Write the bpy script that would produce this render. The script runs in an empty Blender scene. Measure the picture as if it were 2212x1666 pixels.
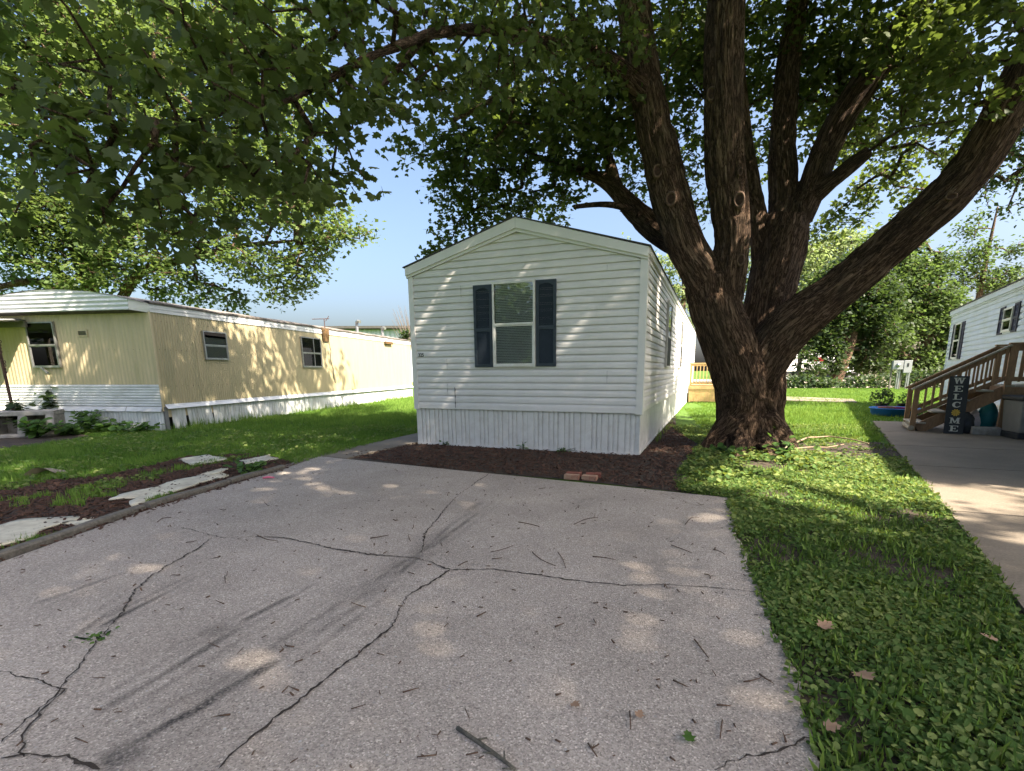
import bpy, bmesh, math, random
import numpy as np
from mathutils import Vector, Matrix
from mathutils.bvhtree import BVHTree

random.seed(7)
rng = np.random.default_rng(11)
scene = bpy.context.scene
COL = scene.collection
R = math.radians

# ------------------------------------------------------------------ camera
CAM_H = 1.4
F_PX, CX, CY = 1053.92, 1150.97, 1008.70          # for a 2212 x 1666 frame
PITCH, ROLL = 0.19467, 0.004985
_c, _s = math.cos(PITCH), math.sin(PITCH)
_fw = np.array([0.0, _c, -_s]); _ri = np.array([1.0, 0, 0]); _dn = np.array([0, -_s, -_c])
_cr, _sr = math.cos(ROLL), math.sin(ROLL)
CR = _cr * _ri + _sr * _dn
CD = -_sr * _ri + _cr * _dn
cam_data = bpy.data.cameras.new('camera')
cam = bpy.data.objects.new('camera', cam_data)
COL.objects.link(cam)
cam_data.sensor_fit = 'HORIZONTAL'
cam_data.sensor_width = 36.0
cam_data.lens = 36.0 * F_PX / 2212.0
cam_data.shift_x = -(CX - 1106.0) / 2212.0
cam_data.shift_y = (CY - 833.0) / 2212.0
cam_data.clip_start = 0.05
cam_data.clip_end = 3000.0
cam.matrix_world = Matrix(((CR[0], -CD[0], -_fw[0], 0.0),
                           (CR[1], -CD[1], -_fw[1], 0.0),
                           (CR[2], -CD[2], -_fw[2], CAM_H),
                           (0, 0, 0, 1)))
scene.camera = cam

def ray(px, py):
    return _fw + (px - CX) / F_PX * CR + (py - CY) / F_PX * CD
def at(px, py, Y):
    v = ray(px, py)
    return np.array([0, 0, CAM_H]) + v * (Y / v[1])
def gp(px, py, z=0.0):
    v = ray(px, py)
    p = np.array([0, 0, CAM_H]) + v * ((z - CAM_H) / v[2])
    return (float(p[0]), float(p[1]))

# ------------------------------------------------------------------ sky, sun, exposure
SUN = np.array([0.55, -0.36, 0.75]); SUN /= np.linalg.norm(SUN)
world = bpy.data.worlds.new('World')
scene.world = world
world.use_nodes = True
wn = world.node_tree
wn.nodes.clear()
sky = wn.nodes.new('ShaderNodeTexSky')
sky.sky_type = 'NISHITA'
sky.sun_disc = False
sky.sun_elevation = math.asin(SUN[2])
sky.sun_rotation = math.atan2(SUN[0], SUN[1])
sky.altitude = 200
sky.air_density = 1.0
sky.dust_density = 7.0
sky.ozone_density = 2.8
bg = wn.nodes.new('ShaderNodeBackground')
bg.inputs['Strength'].default_value = 0.064
wo = wn.nodes.new('ShaderNodeOutputWorld')
wn.links.new(sky.outputs[0], bg.inputs['Color'])
wn.links.new(bg.outputs[0], wo.inputs['Surface'])

sd = bpy.data.lights.new('sun', 'SUN')
sd.energy = 3.9
sd.angle = R(0.53)
sd.color = (1.0, 0.88, 0.72)
sun = bpy.data.objects.new('sun', sd)
COL.objects.link(sun)
sun.rotation_euler = Vector(SUN).to_track_quat('Z', 'Y').to_euler()
sun.location = (20, -14, 28)

scene.view_settings.view_transform = 'Standard'
scene.view_settings.look = 'None'
scene.view_settings.exposure = 2.52
scene.view_settings.gamma = 1.0
scene.render.engine = 'CYCLES'
scene.cycles.max_bounces = 8
scene.cycles.diffuse_bounces = 4
scene.cycles.glossy_bounces = 3
scene.cycles.transmission_bounces = 5
scene.cycles.transparent_max_bounces = 12
scene.cycles.caustics_reflective = False
scene.cycles.caustics_refractive = False
scene.cycles.use_denoising = True

# ------------------------------------------------------------------ materials
MATS = {}
def newmat(name):
    m = bpy.data.materials.new(name); m.use_nodes = True
    nt = m.node_tree; nt.nodes.clear()
    out = nt.nodes.new('ShaderNodeOutputMaterial')
    MATS[name] = m
    return m, nt, out
def N(nt, t, **kw):
    n = nt.nodes.new(t)
    for k, v in kw.items():
        if k in n.inputs: n.inputs[k].default_value = v
        else: setattr(n, k, v)
    return n
def rgba(c): return (c[0], c[1], c[2], 1.0)
def ramp(nt, stops):
    r = nt.nodes.new('ShaderNodeValToRGB')
    els = r.color_ramp.elements
    while len(els) < len(stops): els.new(0.5)
    for e, (p, c) in zip(els, stops):
        e.position = p; e.color = rgba(c)
    return r
def pm(name, c1, c2=None, scale=8.0, rough=0.6, bump=0.0, bscale=40.0, stretch=(1, 1, 1), spec=0.35,
       metal=0.0, dirt=None, dirt_scale=1.5, dirt_amt=0.5, detail=5.0):
    """plain surface: two-tone noise, fine relief, optional blotches of dirt"""
    m, nt, out = newmat(name)
    L = nt.links.new
    co = N(nt, 'ShaderNodeTexCoord'); mp = N(nt, 'ShaderNodeMapping')
    mp.inputs['Scale'].default_value = stretch
    L(co.outputs['Object'], mp.inputs['Vector'])
    p = N(nt, 'ShaderNodeBsdfPrincipled', Roughness=rough, Metallic=metal)
    p.inputs['Specular IOR Level'].default_value = spec
    if c2 is None: c2 = tuple(min(1, v * 0.86) for v in c1)
    nz = N(nt, 'ShaderNodeTexNoise', Scale=scale, Detail=detail, Roughness=0.62)
    L(mp.outputs[0], nz.inputs['Vector'])
    rp = ramp(nt, [(0.33, c1), (0.68, c2)])
    L(nz.outputs[0], rp.inputs[0])
    col = rp.outputs[0]
    if dirt is not None:
        n2 = N(nt, 'ShaderNodeTexNoise', Scale=dirt_scale, Detail=7.0, Roughness=0.7)
        L(mp.outputs[0], n2.inputs['Vector'])
        r2 = ramp(nt, [(0.45, (0, 0, 0)), (0.75, (dirt_amt,) * 3)])
        L(n2.outputs[0], r2.inputs[0])
        mx = N(nt, 'ShaderNodeMixRGB'); mx.inputs[2].default_value = rgba(dirt)
        L(r2.outputs[0], mx.inputs[0]); L(col, mx.inputs[1]); col = mx.outputs[0]
    L(col, p.inputs['Base Color'])
    if bump:
        n3 = N(nt, 'ShaderNodeTexNoise', Scale=bscale, Detail=4.0)
        L(mp.outputs[0], n3.inputs['Vector'])
        b = N(nt, 'ShaderNodeBump', Strength=bump, Distance=0.02)
        L(n3.outputs[0], b.inputs['Height']); L(b.outputs[0], p.inputs['Normal'])
    L(p.outputs[0], out.inputs['Surface'])
    return m
def leafmat(name, dark, mid, light, trans, tmix=0.42, rough=0.5):
    m, nt, out = newmat(name); L = nt.links.new
    a = N(nt, 'ShaderNodeAttribute', attribute_name='rnd')
    oi = N(nt, 'ShaderNodeObjectInfo')
    ad = N(nt, 'ShaderNodeMath', operation='ADD'); L(a.outputs['Fac'], ad.inputs[0])
    ml = N(nt, 'ShaderNodeMath', operation='MULTIPLY'); ml.inputs[1].default_value = 0.25
    L(oi.outputs['Random'], ml.inputs[0]); L(ml.outputs[0], ad.inputs[1])
    rp = ramp(nt, [(0.05, dark), (0.55, mid), (1.0, light)]); L(ad.outputs[0], rp.inputs[0])
    p = N(nt, 'ShaderNodeBsdfPrincipled', Roughness=rough); p.inputs['Specular IOR Level'].default_value = 0.22
    L(rp.outputs[0], p.inputs['Base Color'])
    t = N(nt, 'ShaderNodeBsdfTranslucent'); 
    mc = N(nt, 'ShaderNodeMixRGB', blend_type='MULTIPLY'); mc.inputs[0].default_value = 0.0
    rp2 = ramp(nt, [(0.0, tuple(v * 0.7 for v in trans)), (1.0, tuple(min(1, v * 1.3) for v in trans))])
    L(ad.outputs[0], rp2.inputs[0]); L(rp2.outputs[0], t.inputs['Color'])
    mx = N(nt, 'ShaderNodeMixShader'); mx.inputs[0].default_value = tmix
    L(p.outputs[0], mx.inputs[1]); L(t.outputs[0], mx.inputs[2]); L(mx.outputs[0], out.inputs['Surface'])
    return m

pm('vinyl_white', (0.745, 0.72, 0.70), (0.695, 0.67, 0.65), 2.5, 0.42, 0.03, 120, dirt=(0.38, 0.38, 0.34), dirt_scale=0.9, dirt_amt=0.35)
pm('vinyl_trim', (0.73, 0.715, 0.685), (0.68, 0.665, 0.64), 3, 0.4)
pm('skirt_white', (0.73, 0.72, 0.69), (0.66, 0.65, 0.625), 5, 0.42, dirt=(0.36, 0.31, 0.26), dirt_scale=7, dirt_amt=0.35)
pm('vinyl_blue_white', (0.55, 0.60, 0.68), (0.49, 0.54, 0.62), 2.5, 0.45, dirt=(0.36, 0.40, 0.30), dirt_scale=1.1, dirt_amt=0.5)
pm('shingle', (0.045, 0.042, 0.04), (0.09, 0.085, 0.08), 30, 0.9, 0.5, 80)
pm('shutter_blue', (0.030, 0.040, 0.055), (0.040, 0.052, 0.068), 12, 0.5)
pm('shutter_purple', (0.030, 0.026, 0.045), (0.045, 0.038, 0.06), 12, 0.5)
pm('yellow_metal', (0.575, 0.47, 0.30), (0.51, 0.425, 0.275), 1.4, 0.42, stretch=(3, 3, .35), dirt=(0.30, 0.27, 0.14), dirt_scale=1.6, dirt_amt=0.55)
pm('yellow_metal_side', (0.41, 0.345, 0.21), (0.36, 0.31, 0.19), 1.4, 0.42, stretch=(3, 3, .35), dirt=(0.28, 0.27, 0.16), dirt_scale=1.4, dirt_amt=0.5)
pm('white_metal', (0.70, 0.71, 0.72), (0.60, 0.61, 0.62), 3, 0.38, stretch=(.6, .6, 2), dirt=(0.24, 0.22, 0.19), dirt_scale=2.2, dirt_amt=0.5)
pm('white_skirt_old', (0.66, 0.68, 0.69), (0.52, 0.53, 0.52), 3, 0.45, stretch=(2, 2, .5), dirt=(0.28, 0.26, 0.20), dirt_scale=2.5, dirt_amt=0.6)
pm('roof_old', (0.10, 0.09, 0.08), (0.26, 0.24, 0.22), 6, 0.85, 0.4, 60)
pm('roof_edge_dark', (0.06, 0.05, 0.045), (0.16, 0.14, 0.12), 9, 0.8, 0.3, 60)
pm('alu_frame', (0.42, 0.42, 0.42), (0.30, 0.30, 0.30), 15, 0.38, metal=0.6, dirt=(0.12, 0.11, 0.1), dirt_scale=6)
pm('frame_white', (0.74, 0.73, 0.69), (0.66, 0.65, 0.61), 6, 0.4, dirt=(0.45, 0.40, 0.32), dirt_scale=5, dirt_amt=0.5)
pm('blind', (0.80, 0.80, 0.77), (0.72, 0.72, 0.69), 4, 0.5)
pm('interior_dark', (0.018, 0.018, 0.02), (0.03, 0.028, 0.03), 3, 0.9)
pm('black_rubber', (0.012, 0.012, 0.013), (0.02, 0.02, 0.02), 10, 0.7)
pm('rust', (0.16, 0.085, 0.025), (0.05, 0.035, 0.02), 14, 0.8, 0.3, 60)
pm('rust_pipe', (0.09, 0.045, 0.035), (0.05, 0.03, 0.028), 20, 0.75)
pm('galv', (0.40, 0.41, 0.42), (0.28, 0.29, 0.30), 8, 0.4, metal=0.7)
pm('wood_new', (0.52, 0.37, 0.17), (0.42, 0.28, 0.12), 6, 0.7, 0.15, 50, stretch=(6, 6, .6), dirt=(0.12, 0.07, 0.03), dirt_scale=9, dirt_amt=0.35)
pm('wood_stair', (0.34, 0.20, 0.11), (0.22, 0.13, 0.075), 7, 0.72, 0.25, 60, stretch=(3, 3, 1), dirt=(0.30, 0.22, 0.13), dirt_scale=3, dirt_amt=0.5)
pm('wood_tread', (0.40, 0.36, 0.29), (0.28, 0.25, 0.20), 8, 0.8, 0.2, 50)
pm('wood_grey', (0.20, 0.18, 0.15), (0.11, 0.10, 0.085), 10, 0.85, 0.5, 45, stretch=(4, .8, 4))
pm('sign_black', (0.022, 0.025, 0.030), (0.030, 0.033, 0.038), 8, 0.6, stretch=(1, 1, .2))
pm('letter_white', (0.62, 0.62, 0.56), (0.52, 0.52, 0.47), 14, 0.6)
pm('petal_yellow', (0.62, 0.42, 0.06), (0.52, 0.33, 0.05), 14, 0.6)
pm('plastic_grey', (0.20, 0.20, 0.20), (0.17, 0.17, 0.17), 5, 0.5)
pm('plastic_dark', (0.02, 0.024, 0.03), (0.03, 0.034, 0.04), 5, 0.5)
pm('pool_blue', (0.02, 0.13, 0.42), (0.02, 0.11, 0.36), 4, 0.35)
pm('pot_black', (0.012, 0.012, 0.012), (0.02, 0.02, 0.02), 8, 0.5)
pm('pot_terracotta', (0.36, 0.14, 0.09), (0.30, 0.12, 0.08), 8, 0.7)
pm('pot_magenta', (0.34, 0.03, 0.10), (0.28, 0.025, 0.08), 8, 0.5)
pm('teal', (0.01, 0.16, 0.17), (0.01, 0.12, 0.13), 5, 0.5)
pm('bag_white', (0.70, 0.68, 0.68), (0.62, 0.50, 0.48), 6, 0.4, 0.4, 14)
pm('pink', (0.62, 0.16, 0.24), (0.55, 0.12, 0.2), 8, 0.5)
pm('concrete_block', (0.36, 0.35, 0.33), (0.24, 0.23, 0.22), 9, 0.9, 0.5, 70, dirt=(0.10, 0.08, 0.06), dirt_scale=3, dirt_amt=0.6)
pm('brick', (0.26, 0.09, 0.06), (0.19, 0.07, 0.05), 14, 0.9, 0.5, 60)
pm('brick_worn', (0.40, 0.28, 0.19), (0.28, 0.13, 0.09), 14, 0.9, 0.5, 60)
pm('sheet_cream', (0.66, 0.62, 0.50), (0.56, 0.52, 0.41), 6, 0.7, 0.15, 30, dirt=(0.20, 0.15, 0.10), dirt_scale=4, dirt_amt=0.7)
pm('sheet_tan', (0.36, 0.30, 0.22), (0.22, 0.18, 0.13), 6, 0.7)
pm('mulch_chip', (0.036, 0.020, 0.014), (0.115, 0.060, 0.040), 9, 0.9)
pm('twig', (0.075, 0.042, 0.028), (0.14, 0.09, 0.06), 30, 0.85, 0.4, 120)
pm('twig_grey', (0.15, 0.14, 0.11), (0.06, 0.055, 0.045), 40, 0.9, 0.5, 120)
pm('branch_pale', (0.34, 0.25, 0.17), (0.24, 0.17, 0.11), 20, 0.8)
pm('dead_leaf', (0.26, 0.15, 0.09), (0.36, 0.26, 0.18), 9, 0.8)
pm('soil', (0.030, 0.023, 0.018), (0.062, 0.046, 0.034), 12, 0.95, 0.6, 40, dirt=(0.11, 0.085, 0.06), dirt_scale=2.5)
pm('crack_dirt', (0.030, 0.024, 0.020), (0.06, 0.045, 0.035), 30, 0.95, 0.6, 120)
pm('scar_rim', (0.15, 0.092, 0.062), (0.07, 0.045, 0.032), 25, 0.85, 0.4, 60)
pm('scar_core', (0.020, 0.012, 0.009), (0.07, 0.035, 0.022), 25, 0.9, 0.5, 60)
pm('bare_branch', (0.16, 0.13, 0.11), (0.11, 0.09, 0.075), 8, 0.9)
pm('shed_wall', (0.48, 0.52, 0.56), (0.40, 0.44, 0.48), 3, 0.5, stretch=(4, 4, .3))
pm('shed_roof', (0.06, 0.055, 0.05), (0.09, 0.085, 0.08), 3, 0.7)
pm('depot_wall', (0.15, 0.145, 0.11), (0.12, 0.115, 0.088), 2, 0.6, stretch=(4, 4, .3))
pm('depot_roof', (0.52, 0.46, 0.40), (0.44, 0.39, 0.34), 2, 0.5)
pm('truck_white', (0.72, 0.73, 0.75), (0.66, 0.67, 0.69), 3, 0.3)
pm('truck_red', (0.42, 0.03, 0.03), (0.36, 0.03, 0.03), 3, 0.35)
pm('chrome', (0.65, 0.65, 0.66), (0.55, 0.55, 0.56), 8, 0.25, metal=0.8)
pm('meter_white', (0.30, 0.31, 0.325), (0.26, 0.27, 0.285), 6, 0.45)
pm('ink', (0.02, 0.02, 0.022), (0.03, 0.03, 0.032), 8, 0.5)
pm('gravel_road', (0.46, 0.40, 0.33), (0.36, 0.31, 0.25), 9, 0.9, 0.4, 40)
leafmat('leaf_maple', (0.026, 0.040, 0.014), (0.047, 0.069, 0.022), (0.085, 0.110, 0.040), (0.155, 0.215, 0.034), 0.40)
leafmat('leaf_left', (0.042, 0.072, 0.021), (0.076, 0.118, 0.034), (0.13, 0.17, 0.056), (0.18, 0.255, 0.055), 0.42)
leafmat('leaf_far', (0.026, 0.048, 0.017), (0.048, 0.080, 0.026), (0.085, 0.125, 0.04), (0.12, 0.19, 0.04), 0.38)
leafmat('leaf_pale', (0.10, 0.15, 0.06), (0.16, 0.21, 0.09), (0.24, 0.28, 0.13), (0.26, 0.34, 0.12), 0.45)
leafmat('leaf_shrub', (0.016, 0.031, 0.013), (0.027, 0.050, 0.018), (0.048, 0.080, 0.026), (0.08, 0.13, 0.025), 0.33)
leafmat('leaf_weed', (0.035, 0.080, 0.022), (0.060, 0.125, 0.030), (0.10, 0.18, 0.04), (0.16, 0.30, 0.04), 0.4, 0.45)
leafmat('leaf_clover', (0.035, 0.075, 0.018), (0.082, 0.155, 0.036), (0.21, 0.255, 0.08), (0.24, 0.30, 0.045), 0.33, 0.75)
leafmat('grass_blade', (0.070, 0.150, 0.020), (0.115, 0.225, 0.034), (0.19, 0.29, 0.06), (0.19, 0.29, 0.035), 0.34, 0.7)

def bark_mat():
    m, nt, out = newmat('bark'); L = nt.links.new
    a = N(nt, 'ShaderNodeAttribute', attribute_name='barkco')
    n1 = N(nt, 'ShaderNodeTexNoise', Scale=17.0, Detail=6.0, Roughness=0.68, Distortion=0.9); L(a.outputs['Vector'], n1.inputs['Vector'])
    n2 = N(nt, 'ShaderNodeTexNoise', Scale=46.0, Detail=6.0, Roughness=0.7, Distortion=0.6); L(a.outputs['Vector'], n2.inputs['Vector'])
    def ridge(n, w):
        s = N(nt, 'ShaderNodeMath', operation='SUBTRACT'); s.inputs[1].default_value = 0.5; L(n.outputs[0], s.inputs[0])
        b = N(nt, 'ShaderNodeMath', operation='ABSOLUTE'); L(s.outputs[0], b.inputs[0])
        d = N(nt, 'ShaderNodeMath', operation='MULTIPLY', use_clamp=True); d.inputs[1].default_value = w; L(b.outputs[0], d.inputs[0]); return d
    r1, r2 = ridge(n1, 11.0), ridge(n2, 8.0)
    h = N(nt, 'ShaderNodeMath', operation='MULTIPLY_ADD'); h.inputs[1].default_value = 0.35; L(r2.outputs[0], h.inputs[0])
    q = N(nt, 'ShaderNodeMath', operation='MULTIPLY'); q.inputs[1].default_value = 0.65; L(r1.outputs[0], q.inputs[0]); L(q.outputs[0], h.inputs[2])
    cr = ramp(nt, [(0.0, (0.017, 0.011, 0.008)), (0.35, (0.090, 0.057, 0.038)), (0.72, (0.215, 0.140, 0.093)), (1.0, (0.34, 0.24, 0.168))]); L(h.outputs[0], cr.inputs[0])
    n4 = N(nt, 'ShaderNodeTexNoise', Scale=1.7, Detail=4.0); co = N(nt, 'ShaderNodeTexCoord'); L(co.outputs['Object'], n4.inputs['Vector'])
    r4 = ramp(nt, [(0.5, (0, 0, 0)), (0.8, (0.4, 0.4, 0.4))]); L(n4.outputs[0], r4.inputs[0])
    mg = N(nt, 'ShaderNodeMixRGB'); mg.inputs[2].default_value = (0.085, 0.078, 0.055, 1); L(r4.outputs[0], mg.inputs[0]); L(cr.outputs[0], mg.inputs[1])
    p = N(nt, 'ShaderNodeBsdfPrincipled', Roughness=0.92); p.inputs['Specular IOR Level'].default_value = 0.15
    L(mg.outputs[0], p.inputs['Base Color'])
    b = N(nt, 'ShaderNodeBump', Strength=1.0, Distance=0.06); L(h.outputs[0], b.inputs['Height']); L(b.outputs[0], p.inputs['Normal'])
    L(p.outputs[0], out.inputs['Surface'])
bark_mat()

def concrete_mat(name, tone_a, tone_b, agg=True, stain_attr=True):
    m, nt, out = newmat(name); L = nt.links.new
    co = N(nt, 'ShaderNodeTexCoord')
    big = N(nt, 'ShaderNodeTexNoise', Scale=0.9, Detail=6.0, Roughness=0.65); L(co.outputs['Object'], big.inputs['Vector'])
    rp = ramp(nt, [(0.30, tone_a), (0.72, tone_b)]); L(big.outputs[0], rp.inputs[0])
    col = rp.outputs[0]
    p = N(nt, 'ShaderNodeBsdfPrincipled', Roughness=0.85); p.inputs['Specular IOR Level'].default_value = 0.25
    if agg:
        v = N(nt, 'ShaderNodeTexVoronoi', Scale=150.0); L(co.outputs['Object'], v.inputs['Vector'])
        sep = N(nt, 'ShaderNodeSeparateColor'); L(v.outputs['Color'], sep.inputs[0])
        r1 = ramp(nt, [(0.0, (0.50, 0.48, 0.46)), (0.30, (0.84, 0.81, 0.78)), (0.62, (1.0, 0.98, 0.96)), (0.90, (1.2, 1.17, 1.13)), (1.0, (1.8, 1.78, 1.75))])
        L(sep.outputs[0], r1.inputs[0])
        mm = N(nt, 'ShaderNodeMixRGB', blend_type='MULTIPLY'); mm.inputs[0].default_value = 0.85
        L(col, mm.inputs[1]); L(r1.outputs[0], mm.inputs[2]); col = mm.outputs[0]
        v3 = N(nt, 'ShaderNodeTexVoronoi', Scale=42.0); L(co.outputs['Object'], v3.inputs['Vector'])
        s3 = N(nt, 'ShaderNodeSeparateColor'); L(v3.outputs['Color'], s3.inputs[0])
        r3 = ramp(nt, [(0.90, (0, 0, 0)), (0.93, (1, 1, 1))]); L(s3.outputs[0], r3.inputs[0])
        d3 = ramp(nt, [(0.22, (1, 1, 1)), (0.32, (0, 0, 0))]); L(v3.outputs['Distance'], d3.inputs[0])
        m3 = N(nt, 'ShaderNodeMixRGB', blend_type='MULTIPLY'); m3.inputs[0].default_value = 1.0
        L(r3.outputs[0], m3.inputs[1]); L(d3.outputs[0], m3.inputs[2])
        m4 = N(nt, 'ShaderNodeMixRGB'); 
        r5 = ramp(nt, [(0.0, (0.46, 0.44, 0.42)), (1.0, (0.16, 0.13, 0.11))]); L(s3.outputs[1], r5.inputs[0])
        L(m3.outputs[0], m4.inputs[0]); L(col, m4.inputs[1]); L(r5.outputs[0], m4.inputs[2]); col = m4.outputs[0]
        b = N(nt, 'ShaderNodeBump', Strength=0.5, Distance=0.006); L(v.outputs['Distance'], b.inputs['Height']); L(b.outputs[0], p.inputs['Normal'])
    else:
        fn = N(nt, 'ShaderNodeTexNoise', Scale=60.0, Detail=5.0); L(co.outputs['Object'], fn.inputs['Vector'])
        r1 = ramp(nt, [(0.3, (0.8, 0.8, 0.8)), (0.7, (1.1, 1.1, 1.1))]); L(fn.outputs[0], r1.inputs[0])
        mm = N(nt, 'ShaderNodeMixRGB', blend_type='MULTIPLY'); mm.inputs[0].default_value = 1.0
        L(col, mm.inputs[1]); L(r1.outputs[0], mm.inputs[2]); col = mm.outputs[0]
        b = N(nt, 'ShaderNodeBump', Strength=0.3, Distance=0.01); L(fn.outputs[0], b.inputs['Height']); L(b.outputs[0], p.inputs['Normal'])
    if stain_attr:
        a = N(nt, 'ShaderNodeAttribute', attribute_name='stain')
        fn2 = N(nt, 'ShaderNodeTexNoise', Scale=70.0, Detail=4.0); L(co.outputs['Object'], fn2.inputs['Vector'])
        r6 = ramp(nt, [(0.25, (0.35,) * 3), (0.6, (1, 1, 1))]); L(fn2.outputs[0], r6.inputs[0])
        mm2 = N(nt, 'ShaderNodeMath', operation='MULTIPLY'); L(a.outputs['Fac'], mm2.inputs[0]); L(r6.outputs[0], mm2.inputs[1])
        mx = N(nt, 'ShaderNodeMixRGB'); mx.inputs[2].default_value = (0.040, 0.037, 0.036, 1)
        L(mm2.outputs[0], mx.inputs[0]); L(col, mx.inputs[1]); col = mx.outputs[0]
    L(col, p.inputs['Base Color']); L(p.outputs[0], out.inputs['Surface'])
concrete_mat('concrete_drive', (0.325, 0.287, 0.254), (0.47, 0.420, 0.378))
concrete_mat('concrete_pad', (0.165, 0.138, 0.105), (0.255, 0.215, 0.17), agg=False, stain_attr=False)

def ground_mat():
    m, nt, out = newmat('ground_turf'); L = nt.links.new
    co = N(nt, 'ShaderNodeTexCoord')
    n1 = N(nt, 'ShaderNodeTexNoise', Scale=0.35, Detail=8.0, Roughness=0.7); L(co.outputs['Object'], n1.inputs['Vector'])
    n2 = N(nt, 'ShaderNodeTexNoise', Scale=14.0, Detail=6.0, Roughness=0.7); L(co.outputs['Object'], n2.inputs['Vector'])
    r1 = ramp(nt, [(0.35, (0.060, 0.125, 0.020)), (0.65, (0.095, 0.185, 0.030))]); L(n1.outputs[0], r1.inputs[0])
    r2 = ramp(nt, [(0.38, (0.040, 0.034, 0.022)), (0.55, (0.075, 0.145, 0.024)), (0.75, (0.12, 0.21, 0.035))]); L(n2.outputs[0], r2.inputs[0])
    mx = N(nt, 'ShaderNodeMixRGB'); mx.inputs[0].default_value = 0.55; L(r1.outputs[0], mx.inputs[1]); L(r2.outputs[0], mx.inputs[2])
    p = N(nt, 'ShaderNodeBsdfPrincipled', Roughness=0.95); p.inputs['Specular IOR Level'].default_value = 0.1
    L(mx.outputs[0], p.inputs['Base Color'])
    b = N(nt, 'ShaderNodeBump', Strength=0.7, Distance=0.04); L(n2.outputs[0], b.inputs['Height']); L(b.outputs[0], p.inputs['Normal'])
    L(p.outputs[0], out.inputs['Surface'])
ground_mat()

def glass_mat(name, tint=(1, 1, 1), refl=0.12):
    m, nt, out = newmat(name); L = nt.links.new
    t = N(nt, 'ShaderNodeBsdfTransparent'); t.inputs[0].default_value = rgba(tint)
    g = N(nt, 'ShaderNodeBsdfGlossy', Roughness=0.02)
    fr = N(nt, 'ShaderNodeFresnel', IOR=1.5)
    ad = N(nt, 'ShaderNodeMath', operation='ADD'); ad.inputs[1].default_value = refl; L(fr.outputs[0], ad.inputs[0])
    mx = N(nt, 'ShaderNodeMixShader'); L(ad.outputs[0], mx.inputs[0]); L(t.outputs[0], mx.inputs[1]); L(g.outputs[0], mx.inputs[2])
    L(mx.outputs[0], out.inputs['Surface'])
glass_mat('glass', (0.92, 0.94, 0.93), 0.09)
glass_mat('glass_dark', (0.55, 0.58, 0.58), 0.05)

# ------------------------------------------------------------------ mesh helpers
def np_mesh(name, V, faces_flat, counts, attrs=None, smooth=False, vattrs=None):
    me = bpy.data.meshes.new(name)
    V = np.asarray(V, dtype=np.float32)
    me.vertices.add(len(V)); me.vertices.foreach_set('co', V.ravel())
    ff = np.asarray(faces_flat, dtype=np.int32); cn = np.asarray(counts, dtype=np.int32)
    me.loops.add(len(ff)); me.loops.foreach_set('vertex_index', ff)
    st = np.zeros(len(cn), dtype=np.int32); st[1:] = np.cumsum(cn)[:-1]
    me.polygons.add(len(cn)); me.polygons.foreach_set('loop_start', st)
    if smooth: me.polygons.foreach_set('use_smooth', np.ones(len(cn), dtype=bool))
    me.update(calc_edges=True)
    for k, a in (attrs or {}).items():
        at_ = me.attributes.new(k, 'FLOAT', 'POINT'); at_.data.foreach_set('value', np.asarray(a, dtype=np.float32))
    for k, a in (vattrs or {}).items():
        at_ = me.attributes.new(k, 'FLOAT_VECTOR', 'POINT'); at_.data.foreach_set('vector', np.asarray(a, dtype=np.float32).ravel())
    return me
def link(name, me, mat=None, parent=None):
    o = bpy.data.objects.new(name, me); COL.objects.link(o)
    if mat and me is not None and len(me.materials) == 0: me.materials.append(MATS[mat])
    if parent is not None: o.parent = parent
    return o
def tag(o, label=None, cat=None, group=None, kind=None):
    if label: o['label'] = label
    if cat: o['category'] = cat
    if group: o['group'] = group
    if kind: o['kind'] = kind
    return o
def empty(name, loc=(0, 0, 0), rz=0.0):
    o = bpy.data.objects.new(name, None); COL.objects.link(o)
    o.location = loc; o.rotation_euler = (0, 0, rz); o.empty_display_size = 0.2
    return o
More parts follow.
